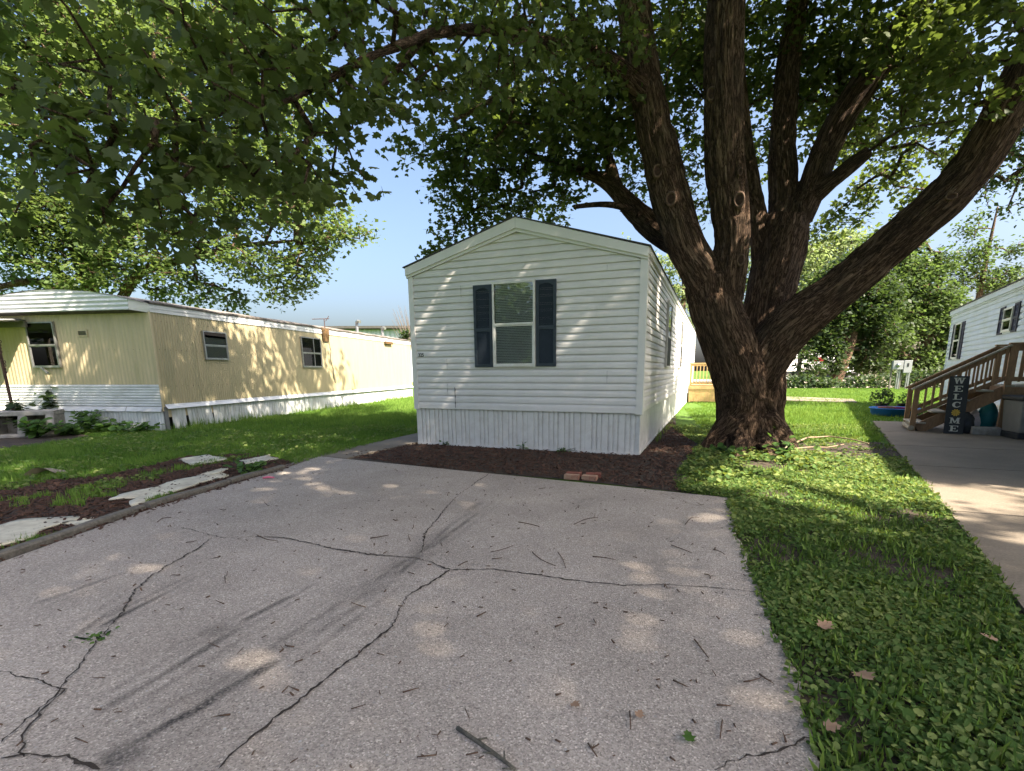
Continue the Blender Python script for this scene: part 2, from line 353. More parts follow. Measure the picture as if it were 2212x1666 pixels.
class MB:
    def __init__(self): self.v = []; self.f = []
    def add(self, vs, fs):
        b = len(self.v); self.v += [tuple(map(float, p)) for p in vs]; self.f += [tuple(b + i for i in f) for f in fs]; return self
    def box(self, x0, x1, y0, y1, z0, z1):
        vs = [(x, y, z) for z in (z0, z1) for y in (y0, y1) for x in (x0, x1)]
        return self.add(vs, [(0, 2, 3, 1), (4, 5, 7, 6), (0, 1, 5, 4), (2, 6, 7, 3), (0, 4, 6, 2), (1, 3, 7, 5)])
    def beam(self, a, b, w, h, up=(0, 0, 1)):
        a = Vector(a); b = Vector(b); d = (b - a).normalized(); up = Vector(up)
        s = d.cross(up)
        if s.length < 1e-4: s = d.cross(Vector((0, 1, 0)))
        s.normalize(); t = s.cross(d).normalized()
        vs = [p + s * (i * w / 2) + t * (j * h / 2) for p in (a, b) for j in (-1, 1) for i in (-1, 1)]
        return self.add(vs, [(0, 2, 3, 1), (4, 5, 7, 6), (0, 1, 5, 4), (2, 6, 7, 3), (0, 4, 6, 2), (1, 3, 7, 5)])
    def poly(self, pts, z0, z1):
        n = len(pts); vs = [(p[0], p[1], z0) for p in pts] + [(p[0], p[1], z1) for p in pts]
        fs = [tuple(range(n - 1, -1, -1)), tuple(range(n, 2 * n))] + [(i, (i + 1) % n, n + (i + 1) % n, n + i) for i in range(n)]
        return self.add(vs, fs)
    def tube(self, pts, rad, seg=7, cap=True):
        pts = [Vector(p) for p in pts]; n = len(pts)
        if not hasattr(rad, '__len__'): rad = [rad] * n
        up = Vector((0.13, 0.21, 1)); vs = []
        for i, p in enumerate(pts):
            d = (pts[min(i + 1, n - 1)] - pts[max(i - 1, 0)]).normalized()
            s = d.cross(up)
            if s.length < 0.05: s = d.cross(Vector((1, 0, 0)))
            s.normalize(); t = d.cross(s)
            for k in range(seg):
                a = 2 * math.pi * k / seg
                vs.append(p + (s * math.cos(a) + t * math.sin(a)) * rad[i])
        fs = [(i * seg + k, i * seg + (k + 1) % seg, (i + 1) * seg + (k + 1) % seg, (i + 1) * seg + k) for i in range(n - 1) for k in range(seg)]
        if cap: fs += [tuple(range(seg - 1, -1, -1)), tuple(range((n - 1) * seg, n * seg))]
        return self.add(vs, fs)
    def lathe(self, prof, seg=20, c=(0, 0)):
        n = len(prof); vs = [(c[0] + r * math.cos(2 * math.pi * k / seg), c[1] + r * math.sin(2 * math.pi * k / seg), z) for r, z in prof for k in range(seg)]
        fs = [(i * seg + k, i * seg + (k + 1) % seg, (i + 1) * seg + (k + 1) % seg, (i + 1) * seg + k) for i in range(n - 1) for k in range(seg)]
        return self.add(vs, fs)
    def grid(self, rows):
        n = len(rows[0]); vs = [p for r in rows for p in r]
        fs = [(i * n + k, i * n + k + 1, (i + 1) * n + k + 1, (i + 1) * n + k) for i in range(len(rows) - 1) for k in range(n - 1)]
        return self.add(vs, fs)
    def mesh(self, name, smooth=False):
        me = bpy.data.meshes.new(name); me.from_pydata(self.v, [], self.f)
        if smooth: me.polygons.foreach_set('use_smooth', np.ones(len(me.polygons), dtype=bool))
        me.update(); return me
    def build(self, name, mat, parent=None, smooth=False, bevel=0.0):
        o = link(name, self.mesh(name, smooth), mat, parent)
        if bevel:
            b = o.modifiers.new('bevel', 'BEVEL'); b.width = bevel; b.segments = 2; b.limit_method = 'ANGLE'
        return o
def box(name, mat, parent, x0, x1, y0, y1, z0, z1, bevel=0.0):
    return MB().box(x0, x1, y0, y1, z0, z1).build(name, mat, parent, bevel=bevel)

def inst(tv, tf, tc, P, M, S, rnd):
    """place copies of one small template: positions P, 3x3 frames M, sizes S"""
    n, k = len(P), len(tv)
    V = np.einsum('nij,kj->nki', M, tv) * S[:, None, None] + P[:, None, :]
    F = (np.asarray(tf)[None, :] + (np.arange(n) * k)[:, None]).ravel()
    C = np.tile(tc, n)
    return V.reshape(-1, 3), F, C, np.repeat(rnd, k)
def frames(nrm, fwd):
    nrm = nrm / np.linalg.norm(nrm, axis=1, keepdims=True)
    fwd = fwd - nrm * np.sum(fwd * nrm, axis=1, keepdims=True)
    fwd = fwd / (np.linalg.norm(fwd, axis=1, keepdims=True) + 1e-9)
    rt = np.cross(fwd, nrm)
    return np.stack([rt, fwd, nrm], axis=2)
def join(parts):
    Vs, Fs, Cs, Rs = [], [], [], []; b = 0
    for V, F, C, r in parts:
        Vs.append(V); Fs.append(F + b); Cs.append(C); Rs.append(r); b += len(V)
    return np.concatenate(Vs), np.concatenate(Fs), np.concatenate(Cs), np.concatenate(Rs)
def in_poly(P, poly):
    x, y = P[:, 0], P[:, 1]; ins = np.zeros(len(P), bool); n = len(poly)
    for i in range(n):
        x1, y1 = poly[i]; x2, y2 = poly[(i + 1) % n]
        c = ((y1 > y) != (y2 > y)) & (x < (x2 - x1) * (y - y1) / (y2 - y1 + 1e-12) + x1)
        ins ^= c
    return ins
def vnoise(P, s, seed=0):
    """cheap smooth value noise, any dimension of points (n,3)"""
    q = P * s; i = np.floor(q).astype(np.int64); f = q - i; f = f * f * (3 - 2 * f)
    out = np.zeros(len(P))
    for dx in (0, 1):
        for dy in (0, 1):
            for dz in (0, 1):
                h = (i[:, 0] + dx) * 374761393 + (i[:, 1] + dy) * 668265263 + (i[:, 2] + dz) * 2147483647 + seed * 974711
                h = (h ^ (h >> 13)) * 1274126177; h = (h ^ (h >> 16)) & 0xffff
                w = (f[:, 0] if dx else 1 - f[:, 0]) * (f[:, 1] if dy else 1 - f[:, 1]) * (f[:, 2] if dz else 1 - f[:, 2])
                out += w * (h / 65535.0)
    return out

# leaf templates: x across, y along, z out of the leaf
_h = [(0, 0), (0.16, -0.07), (0.40, 0.02), (0.33, 0.16), (0.60, 0.40), (0.36, 0.44), (0.26, 0.52), (0.33, 0.76), (0.15, 0.78), (0, 1.0)]
def leaf_template(half, fold=0.16, droop=0.22):
    n = len(half); vs = []; 
    for x, y in half: vs.append((x, y, -fold * abs(x) - droop * y * y * 0.5))
    mid = [i for i in range(n) if half[i][0] == 0]
    lf = {}
    for i, (x, y) in enumerate(half):
        if x == 0: lf[i] = i
        else: lf[i] = len(vs); vs.append((-x, y, -fold * abs(x) - droop * y * y * 0.5))
    a = list(range(n)); b = [lf[i] for i in range(n)][::-1]
    return np.array(vs, float), a + b, [n, n]
LEAF_BIG = leaf_template(_h)
LEAF_MID = leaf_template([(0, 0), (0.36, 0.02), (0.56, 0.40), (0.27, 0.50), (0.26, 0.76), (0, 1.0)])
LEAF_SMALL = (np.array([(0, 0, 0), (0.42, 0.38, -0.09), (0.12, 0.62, 0), (0, 1, -.15), (-0.42, 0.38, -0.09)], float), [0, 1, 2, 3, 4], [5])
LEAF_ROUND = (np.array([(0, 0, 0), (.30, .22, .05), (.40, .55, .07), (.22, .88, .02), (0, 1, -.03), (-.22, .88, .02), (-.40, .55, .07), (-.30, .22, .05)], float),
              [0, 1, 2, 3, 4, 4, 5, 6, 7, 0], [5, 5])
LEAF_DIAMOND = (np.array([(0, 0, 0), (.34, .45, .04), (0, 1, -.1), (-.34, .45, .04)], float), [0, 1, 2, 3], [4])

# ================================================================== SETTING
GZ = -0.03                                   # turf level; the concrete tops sit at 0
def sheet(name, pts, z, mat, kind='structure'):
    me = bpy.data.meshes.new(name); me.from_pydata([(p[0], p[1], z) for p in pts], [], [tuple(range(len(pts)))]); me.update()
    return tag(link(name, me, mat), kind=kind)
sheet('ground', [(-400, -200), (400, -200), (400, 600), (-400, 600)], GZ, 'ground_turf')

# ---- driveway: ruled slab, stained by tyres
DL = np.array([(-4.35, -6), (-4.05, 1.0), (-4.03, 3.5), (-4.0, 5.0), (-3.66, 7.1), (-3.62, 8.14)])
DR = np.array([(-1.1, -6), (0.83, 0.8), (1.04, 1.49), (1.26, 2.19), (1.44, 2.84), (1.68, 3.74), (2.19, 5.27)])
def poly_at(P, t):
    d = np.r_[0, np.cumsum(np.linalg.norm(np.diff(P, axis=0), axis=1))]; s = np.asarray(t) * d[-1]
    return np.stack([np.interp(s, d, P[:, 0]), np.interp(s, d, P[:, 1])], -1)
NT, NU = 400, 300
tt = np.linspace(0, 1, NT) ** 0.8
Lp, Rp = poly_at(DL, tt), poly_at(DR, tt)
uu = np.linspace(0, 1, NU)
Gd = Lp[:, None, :] * (1 - uu)[None, :, None] + Rp[:, None, :] * uu[None, :, None]
wig = 0.018 * np.sin(tt * 90) + 0.012 * np.sin(tt * 231 + 1)
Gd[:, -1, 0] += wig; Gd[:, -2, 0] += wig * .5
XY = Gd.reshape(-1, 2)
P3 = np.c_[XY, np.zeros(len(XY))]
zz = 0.006 * (vnoise(P3, 0.9, 3) - 0.5)
stain = np.zeros(len(XY))
def streak(a, b, w, amt, seed, lines=4):
    a = np.array(a); b = np.array(b); d = b - a; L = np.linalg.norm(d); d /= L; n = np.array([-d[1], d[0]])
    q = XY - a; s = q @ d; o = q @ n
    end = np.clip(s / (.12 * L), 0, 1) * np.clip((L - s) / (.3 * L), 0, 1)
    g = np.exp(-(o / w) ** 2 * 1.4)
    groove = 0.5 + 0.5 * np.clip(1.6 * np.cos(o / w * math.pi * lines * .62 + .5 * np.sin(s * 2.1 + seed)), -1, 1) if lines else 1.0
    blot = np.clip(vnoise(np.c_[s * 1.4, o * 7, np.full(len(s), seed)], 1.0, seed) * 1.5 + 0.15, 0, 1) * np.clip(vnoise(np.c_[s * 9, o * 30, np.full(len(s), seed)], 1.0, seed + 3) * 1.6 + .1, 0, 1)
    return amt * g * end * blot * groove
def gq(x, y): return np.array(gp(x, y))
for a, b, w, amt, sd_, ln in [
    ((215, 1650), (640, 1400), .13, 1.2, 1, 3), ((560, 1450), (860, 1250), .13, 1.05, 2, 4), ((820, 1270), (1075, 1075), .12, .8, 3, 4),
    ((230, 1640), (1060, 1085), .17, .62, 21, 0), ((250, 1620), (1030, 1110), .10, .75, 22, 3),
    ((860, 1240), (1000, 1110), .10, .65, 4, 3), ((190, 1555), (560, 1330), .14, .8, 5, 4), ((370, 1420), (700, 1250), .11, .8, 6, 4),
    ((420, 1375), (520, 1345), .12, .45, 16, 0), ((150, 1380), (330, 1260), .12, .65, 7, 4), ((190, 1365), (460, 1230), .10, .95, 8, 4), ((60, 1310), (330, 1215), .10, .6, 9, 3),
    ((1200, 1400), (1500, 1120), .35, .16, 10, 0), ((1450, 1500), (1690, 1400), .3, .2, 11, 0), ((1250, 1100), (1290, 1070), .12, .30, 12, 0),
    ((1010, 1105), (1045, 1082), .06, .5, 13, 0), ((210, 1655), (330, 1600), .10, .9, 14, 0), ((1500, 1640), (1760, 1560), .25, .22, 15, 0)]:
    stain = np.maximum(stain, streak(gq(*a), gq(*b), w, amt, sd_, ln))
stain = np.clip(stain + 0.10 * np.clip(vnoise(P3, 1.7, 9) - .55, 0, 1), 0, 1)
idx = np.arange(NT * NU).reshape(NT, NU)
F = np.stack([idx[:-1, :-1], idx[:-1, 1:], idx[1:, 1:], idx[1:, :-1]], -1).reshape(-1, 4)
rim = np.r_[idx[0, :], idx[1:, -1], idx[-1, -2::-1], idx[-2:0:-1, 0]]
V = np.c_[XY, zz]; Vb = V[rim].copy(); Vb[:, 2] = -0.09
k = len(rim); bi = len(V) + np.arange(k)
F2 = np.stack([rim, bi, np.roll(bi, -1), np.roll(rim, -1)], -1)
me = np_mesh('driveway', np.r_[V, Vb], np.r_[F.ravel(), F2.ravel()], np.full(len(F) + k, 4), attrs={'stain': np.r_[stain, np.zeros(k)]})
driveway = tag(link('driveway', me, 'concrete_drive'), kind='structure')

def crack(pts, w, seed, jag=0.012):
    r = np.random.default_rng(seed); P = np.array([gp(*p) for p in pts])
    d = np.r_[0, np.cumsum(np.linalg.norm(np.diff(P, axis=0), axis=1))]; n = max(8, int(d[-1] / 0.022))
    s = np.linspace(0, d[-1], n); C = np.stack([np.interp(s, d, P[:, 0]), np.interp(s, d, P[:, 1])], -1)
    jit = np.cumsum(r.normal(0, 0.5, n)); jit -= np.linspace(jit[0], jit[-1], n); jit = np.clip(jit * 0.006, -.03, .03) + r.normal(0, jag * .35, n)
    T = np.gradient(C, axis=0); T /= np.linalg.norm(T, axis=1, keepdims=True) + 1e-9; Nn = np.c_[-T[:, 1], T[:, 0]]
    C = C + Nn * jit[:, None]
    wd = w * .8 * (0.25 + 1.2 * r.random(n)) * (0.5 + 0.9 * vnoise(np.c_[s * 3, s * 0, s * 0], 1, seed)); wd[0] = wd[-1] = 0.001
    A = np.c_[C + Nn * wd[:, None], np.full(n, 0.0062)]; B = np.c_[C - Nn * wd[:, None], np.full(n, 0.0062)]
    m = MB(); m.grid([A.tolist(), B.tolist()])
    o = m.build('crack', 'crack_dirt', driveway); return o
for i, (pts, w) in enumerate([
    ([(470, 1664), (520, 1610), (610, 1540), (700, 1470), (790, 1400), (850, 1355), (862, 1330), (880, 1290), (940, 1250), (972, 1232)], .0075),
    ([(972, 1232), (900, 1207), (800, 1198), (700, 1182), (620, 1162), (550, 1160)], .0085),
    ([(972, 1232), (1060, 1230), (1150, 1242), (1250, 1258), (1350, 1268), (1450, 1266), (1560, 1274), (1645, 1283)], .0065),
    ([(910, 1195), (920, 1150), (945, 1120), (965, 1095), (1000, 1065), (1058, 1022)], .0065),
    ([(550, 1160), (480, 1163), (425, 1150), (390, 1140)], .006),
    ([(455, 1165), (420, 1190), (360, 1225), (300, 1270), (265, 1320), (235, 1355)], .006),
    ([(235, 1355), (190, 1420), (130, 1500), (60, 1560), (0, 1608)], .0055),
    ([(140, 1490), (110, 1530), (60, 1590), (50, 1640)], .006),
    ([(0, 1642), (60, 1632), (150, 1640), (200, 1655), (215, 1666)], .007),
    ([(150, 1490), (60, 1470), (0, 1450)], .006),
    ([(1410, 1060), (1480, 1085), (1590, 1115)], .0035),
    ([(1540, 1664), (1600, 1640), (1690, 1620), (1760, 1590)], .004)]):
    crack(pts, w, 40 + i)

# ---- path along the left of the white home, and other paving
WC, WPSI = (1.802, 8.134), -0.353
wu = np.array([math.cos(WPSI), math.sin(WPSI)]); wnv = np.array([-math.sin(WPSI), math.cos(WPSI)])
def wl(x, y): p = np.array(WC) + x * wu + y * wnv; return (float(p[0]), float(p[1]))
path = empty('path'); tag(path, kind='structure')
pl = [(-3.70, 7.16), (-3.64, 8.17), (-3.10, 8.17)]
for i, (y0, y1) in enumerate([(-0.6, 1.5), (1.512, 3.2), (3.212, 5.0), (5.012, 7.0), (7.012, 9.0), (9.012, 11), (11.012, 13.5)]):
    a = [wl(-5.25, y0), wl(-4.42, y0), wl(-4.42, y1), wl(-5.25, y1)]
    if i == 0: a = [(-3.72, 8.20), (-3.06, 7.90), wl(-4.42, -0.02), wl(-4.42, y1), wl(-5.25, y1)]
    MB().poly(a, -0.08, 0.004).build('paving_slab', 'concrete_pad', path)
MB().poly([(-3.80, 7.22), (-3.675, 7.12), (-3.637, 8.12), (-3.72, 8.185)], -0.08, 0.003).build('paving_slab', 'concrete_pad', path)
fp = empty('garden_path'); tag(fp, kind='structure')
a, b, c, d = [gp(*q) for q in ((1670, 857), (1842, 863), (1852, 870), (1670, 866))]
for i in range(3):
    t0, t1 = i / 3 + .004, (i + 1) / 3 - .004
    lerp = lambda p, q, t: (p[0] + (q[0] - p[0]) * t, p[1] + (q[1] - p[1]) * t)
    MB().poly([lerp(a, b, t0), lerp(a, b, t1), lerp(d, c, t1), lerp(d, c, t0)], -0.06, 0.03).build('paving_slab', 'concrete_pad', fp)

# right hand pad of poured concrete bays
pad = empty('parking_pad'); tag(pad, kind='structure')
PL = np.array([(0.9, -0.6), (2.91, 2.68), (4.32, 4.95), (6.3, 8.3), (9.35, 13.4)])
def padx(y): return float(np.interp(y, PL[:, 1], PL[:, 0]))
RPSI = -0.53; RC = (16.47, 19.85)
ru = np.array([math.cos(RPSI), math.sin(RPSI)]); rn = np.array([-math.sin(RPSI), math.cos(RPSI)])
def rl(x, y): p = np.array(RC) + x * ru + y * rn; return (float(p[0]), float(p[1]))
ys = [-0.6, 2.1, 4.72, 7.1, 9.05, 11.1, 13.4]
gap = 0.012
for y0, y1 in zip(ys[:-1], ys[1:]):
    y0 += gap; y1 -= gap
    A0 = np.array([padx(y0), y0]); A1 = np.array([padx(y1), y1]); dirx = np.array([0.93, -0.37])
    m0 = A0 + dirx * 2.4; m1 = A1 + dirx * 2.4
    MB().poly([tuple(A0), tuple(m0), tuple(m1), tuple(A1)], -0.08, 0.002).build('concrete_bay', 'concrete_pad', pad)
    MB().poly([tuple(m0 + dirx * .022), tuple(A0 + dirx * 7), tuple(A1 + dirx * 7), tuple(m1 + dirx * .022)], -0.08, 0.0).build('concrete_bay', 'concrete_pad', pad)
sheet('pad_joint_soil', [(padx(-.6) + .05, -.55), (9, -4), (16, 11), (padx(13.3) + .03, 13.3)], -0.022, 'crack_dirt')

# bare earth and mulch beds
bed = sheet('mulch_bed_soil', [(-3.62, 8.17), (-1.37, 7.05), (0.49, 6.32), (1.75, 5.62), (2.19, 5.32), (2.1, 6.2), (2.3, 7.4), (3.2, 9.0), (3.4, 11.5), (4.4, 15), (5.2, 18), (4.6, 18), wl(.0, 7), wl(0.0, 0), wl(-4.36, 0)], -0.021, 'soil')
LB = [gp(*q) for q in ((-60, 1240), (330, 1104), (618, 1014), (640, 1000), (560, 978), (400, 985), (330, 1005), (200, 1030), (40, 1040), (-60, 1050))]
sheet('side_bed_soil', LB, -0.022, 'soil')
sheet('dirt_strip', [gp(*q) for q in ((-80, 985), (60, 962), (200, 942), (150, 930), (-80, 940))], -0.020, 'soil')
sheet('strip_soil', [(0.5, -.4), (1.02, 1.49), (1.42, 2.84), (1.66, 3.74), (2.19, 5.29), (1.8, 5.58), (1.9, 6.4), (2.2, 7.4), (3.0, 8.8), (3.9, 9.6), (6.9, 9.6), (padx(9.0) + .02, 9.0), (padx(7) + .02, 7.0), (padx(5) + .02, 5.0), (padx(2.7) + .02, 2.7), (padx(-.4) + .02, -.4)], -0.026, 'soil')
sheet('gravel_yard', [(20, 37.0), (90, 37.0), (90, 75), (10, 75), (10, 44)], -0.018, 'gravel_road')

# ================================================================== WHITE MOBILE HOME
def pmap(kind):
    return {'front': lambda a, o, z: (a, -o, z), 'right': lambda a, o, z: (o, a, z), 'left': lambda a, o, z: (-o, a, z)}[kind]
def pbox(pl, name, mat, parent, a0, a1, o0, o1, z0, z1, bevel=0.0):
    f = pmap(pl); p, q = f(a0, o0, z0), f(a1, o1, z1)
    return box(name, mat, parent, min(p[0], q[0]), max(p[0], q[0]), min(p[1], q[1]), max(p[1], q[1]), z0, z1, bevel)
LAP = [(-0.004, 0.0), (0.022, 0.004), (0.0215, 0.36), (0.019, 0.55), (0.0075, 0.76), (0.003, 0.86), (-0.007, 0.915), (-0.008, 1.03)]
def lap_board(pl, parent, mat, z0, h, afn, name='siding_board', jit=0.0):
    f = pmap(pl); rows = []
    for o, t in LAP:
        z = z0 + t * h; a0, a1 = afn(z)
        if a1 - a0 < 0.01: a0 = a1 = (a0 + a1) / 2
        n = max(2, int((a1 - a0) / 0.7)) if jit else 2
        rows.append([f(a0 + (a1 - a0) * i / (n - 1), o + (jit * math.sin(i * 2.1 + z0 * 37) if 0 < i < n - 1 else 0), z) for i in range(n)])
    return MB().grid(rows).build(name, mat, parent)
def ribbed(pl, parent, mat, name, a0, a1, z0, z1, pitch, depth, style='sine', off=0.0, seed=0, zfn=None):
    f = pmap(pl); r = random.Random(seed); pr = []
    if style == 'sine':
        n = int((a1 - a0) / pitch * 8) + 1
        pr = [(a0 + (a1 - a0) * i / n, off + depth * 0.5 * (1 + math.sin((a0 + (a1 - a0) * i / n) / pitch * 2 * math.pi))) for i in range(n + 1)]
    else:
        a = a0; pr.append((a, off + depth))
        k = 0
        while a + pitch < a1:
            w = pitch * (1.25 if k % 3 == 0 else 0.85)
            a += w
            if a > a1 - .03: break
            pr += [(a - .014, off + depth), (a - .010, off), (a + .010, off), (a + .014, off + depth)]; k += 1
        pr.append((a1, off + depth))
    zf = zfn or (lambda a: (z0, z1))
    return MB().grid([[f(a, o, zf(a)[0]) for a, o in pr], [f(a, o, zf(a)[1]) for a, o in pr]]).build(name, mat, parent)
def frame_mb(pl, a0, a1, z0, z1, t, o0, o1):
    f = pmap(pl); m = MB()
    for (p0, p1, q0, q1) in ((a0, a0 + t, z0, z1), (a1 - t, a1, z0, z1), (a0 + t, a1 - t, z1 - t, z1), (a0 + t, a1 - t, z0, z0 + t)):
        p, q = f(p0, o0, q0), f(p1, o1, q1)
        m.box(min(p[0], q[0]), max(p[0], q[0]), min(p[1], q[1]), max(p[1], q[1]), q0, q1)
    return m
def hung_window(pl, parent, a0, a1, z0, z1, fmat, zm=None, t=0.035, blinds=False, label=None, mull=None, glass='glass_dark', o=0.0, half=None):
    """double hung window: frame > sashes, panes, blind"""
    w = frame_mb(pl, a0, a1, z0, z1, t, 0.0 + o, 0.055 + o).build('window', fmat, parent)
    if label: w['label'] = label
    zm = zm or (z0 + z1) / 2
    pbox(pl, 'backing', 'interior_dark', w, a0 + .01, a1 - .01, 0.004 + o, 0.012 + o, z0 + .01, z1 - .01)
    pbox(pl, 'meeting_rail', fmat, w, a0 + t, a1 - t, 0.030 + o, 0.062 + o, zm - .018, zm + .018)
    s = .022
    frame_mb(pl, a0 + t, a1 - t, z0 + t, zm - .018, s, 0.030 + o, 0.048 + o).build('sash', fmat, w)
    for q0, q1 in ((z0 + t, zm - .018), (zm + .018, z1 - t)):
        pbox(pl, 'pane', glass, w, a0 + t + .002, a1 - t - .002, 0.037 + o, 0.040 + o, q0 + .002, q1 - .002)
    if mull is not None:
        pbox(pl, 'mullion', fmat, w, mull - .014, mull + .014, 0.041 + o, 0.058 + o, z0 + t, z1 - t)
    if blinds:
        f = pmap(pl); m = MB(); z = z0 + t + .01; r = random.Random(4)
        zt = z1 - t
        while z < zt - .01:
            dz = r.uniform(-.0015, .0015)
            m.grid([[f(a0 + t + .015, .016 + o, z + .0225 + dz), f(a1 - t - .012, .016 + o, z + .0225 - dz)],
                    [f(a0 + t + .015, .031 + o, z + dz), f(a1 - t - .012, .031 + o, z - dz)]])
            z += .028
        m.build('blind', 'blind', w)
    if half == 'low':
        pbox(pl, 'screen', 'black_rubber', w, a0 + t, a1 - t, 0.049 + o, 0.053 + o, z0 + t, zm - .018)
    return w
def shutter(pl, parent, a0, a1, z0, z1, mat, n=26, arch=True, zmid=None):
    s = .052; zmid = zmid or z0 + (z1 - z0) * .46
    fr = frame_mb(pl, a0, a1, z0, z1, s, 0.018, 0.048)
    f = pmap(pl)
    p, q = f(a0 + s, .018, zmid - .03), f(a1 - s, .047, zmid + .03)
    fr.box(min(p[0], q[0]), max(p[0], q[0]), min(p[1], q[1]), max(p[1], q[1]), zmid - .03, zmid + .03)
    sh = fr.build('shutter', mat, parent)
    if arch:
        m = MB(); k = 9
        top = [f(a0 + s + (a1 - a0 - 2 * s) * i / k, .046, z1 - s) for i in range(k + 1)]
        bot = [f(a0 + s + (a1 - a0 - 2 * s) * i / k, .046, z1 - s - .004 - .045 * (abs(i / k - .5) * 2) ** 2.2) for i in range(k + 1)]
        m.grid([top, bot]); m.build('arch', mat, sh)
    m = MB()
    for q0, q1 in ((z0 + s, zmid - .03), (zmid + .03, z1 - s)):
        k = max(3, int((q1 - q0) / .0265))
        for i in range(k):
            z = q0 + (q1 - q0) * i / k
            m.grid([[f(a0 + s, .022, z + (q1 - q0) / k * 1.05), f(a1 - s, .022, z + (q1 - q0) / k * 1.05)], [f(a0 + s, .040, z), f(a1 - s, .040, z)]])
    m.build('louvres', mat, sh)
    pbox(pl, 'backing', mat, sh, a0 + s, a1 - s, .0185, .0205, z0 + s, z1 - s)
    m = MB()
    for aa in (a0 + .02, a1 - .02):
        for z in (z0 + .03, zmid, z1 - .03):
            p = f(aa, .0, z); c = [f(aa + .006 * math.cos(t_), .0505, z + .006 * math.sin(t_)) for t_ in [i * math.pi / 3 for i in range(6)]]
            m.add(c, [tuple(range(6))])
    m.build('screw', 'black_rubber', sh)
    return sh

W, ZS, ZE, ZA, LEN = 4.368, 0.698, 3.29, 3.921, 20.0
home = empty('mobile_home', (WC[0], WC[1], 0), WPSI)
tag(home, 'white vinyl sided mobile home with dark blue shutters behind the driveway', 'mobile home')
MB().add([(x, y, z) for y in (0.02, LEN - .02) for x, z in ((-W + .02, .69), (-.02, .69), (-.02, ZE - .1), (-W / 2, ZA - .1), (-W + .02, ZE - .1))],
         [(0, 1, 2, 3, 4), (9, 8, 7, 6, 5)] + [(i, (i + 1) % 5, 5 + (i + 1) % 5, 5 + i) for i in range(5)]).build('wall', 'vinyl_white', home)
def gable_lim(z, inset=0.0):
    zt = ZE - 0.17; 
    if z <= zt: return (-W + .085, -.085)
    t = (z - zt) / (3.715 - zt)
    return (-W + .085 + t * (W / 2 - .085), -.085 - t * (W / 2 - .085))
ch = 0.119; z = 0.838
lap_board('front', home, 'vinyl_white', 0.712, 0.126, lambda zz_: (-W + .085, -.085), 'starter_board')
pbox('front', 'drip_strip', 'vinyl_trim', home, -W + .085, -.085, .002, .026, .690, .712)
pbox('front', 'seam_strip', 'vinyl_trim', home, -W + .085, -.085, .004, .020, .826, .840)
nb = 0
while z < 3.68:
    lap_board('front', home, 'vinyl_white', z, ch, gable_lim, 'siding_board'); z += ch; nb += 1
# butt joints between lengths of siding
for a, zz0, n in ((-3.28, 2.71, 2), (-3.62, 1.43, 2), (-3.63, .96, 2), (-.62, 2.99, 1), (-.58, 1.195, 2)):
    pbox('front', 'lap_joint', 'plastic_grey', home, a - .0016, a + .0016, .014, .0232, zz0, zz0 + ch * n - .04)
pbox('front', 'split', 'black_rubber', home, -3.476, -3.466, .012, .0235, .715, 1.10)
for x0, x1 in ((-W - .012, -W + .088), (-.088, .012)):
    pbox('front', 'corner_trim', 'vinyl_trim', home, x0, x1, .0, .030, .672, ZE - .13)
pbox('right', 'corner_trim', 'vinyl_trim', home, -.028, .085, .0, .030, .672, ZE - .10)
pbox('right', 'corner_trim', 'vinyl_trim', home, 14.46, 14.58, .0, .036, .40, ZE - .10)
z = 0.838
lap_board('right', home, 'vinyl_white', .712, .126, lambda q: (.085, 14.46), 'starter_board', .003)
lap_board('right', home, 'vinyl_white', .712, .126, lambda q: (14.58, LEN), 'starter_board', .003)
while z < ZE - .16:
    hh = min(ch, ZE - .10 - z)
    lap_board('right', home, 'vinyl_white', z, hh, lambda q: (.085, 14.46), 'siding_board', .004)
    lap_board('right', home, 'vinyl_white', z, hh, lambda q: (14.58, LEN), 'siding_board', .004); z += ch
pbox('right', 'eave_fascia', 'vinyl_trim', home, -.03, LEN, .0, .05, ZE - .11, ZE + .005)
MB().add([(x, y, z_) for y in (-.10, LEN + .05) for x, z_ in ((-W - .07, ZE - .015), (-W / 2, ZA + .002), (.07, ZE - .015), (.07, ZE + .004), (-W / 2, ZA + .020), (-W - .07, ZE + .004))],
         [(0, 1, 2, 3, 4, 5), (11, 10, 9, 8, 7, 6)] + [(i, (i + 1) % 6, 6 + (i + 1) % 6, 6 + i) for i in range(6)]).build('roof', 'shingle', home)
for sgn in (-1, 1):
    e = -W - .03 if sgn < 0 else .03
    def rk(zb0, zb1, zt0, zt1, o0, o1, nm):
        x = [e, -W / 2]
        vs = [(x[0], -o, q) for o in (o0, o1) for q in (zb0, zt0)] + [(x[1], -o, q) for o in (o0, o1) for q in (zb1, zt1)]
        MB().add(vs, [(0, 1, 3, 2), (4, 6, 7, 5), (0, 4, 5, 1), (2, 3, 7, 6), (1, 5, 7, 3), (0, 2, 6, 4)]).build(nm, 'vinyl_trim', home)
    rk(ZE - .155, ZA - .165, ZE - .017, ZA, .035, .085, 'rake_fascia')
    rk(ZE - .195, ZA - .215, ZE - .153, ZA - .163, .002, .055, 'rake_trim')
pbox('front', 'joint_cover', 'plastic_grey', home, -W / 2 - .0015, -W / 2 + .0015, .0852, .0866, ZA - .16, ZA - .003)
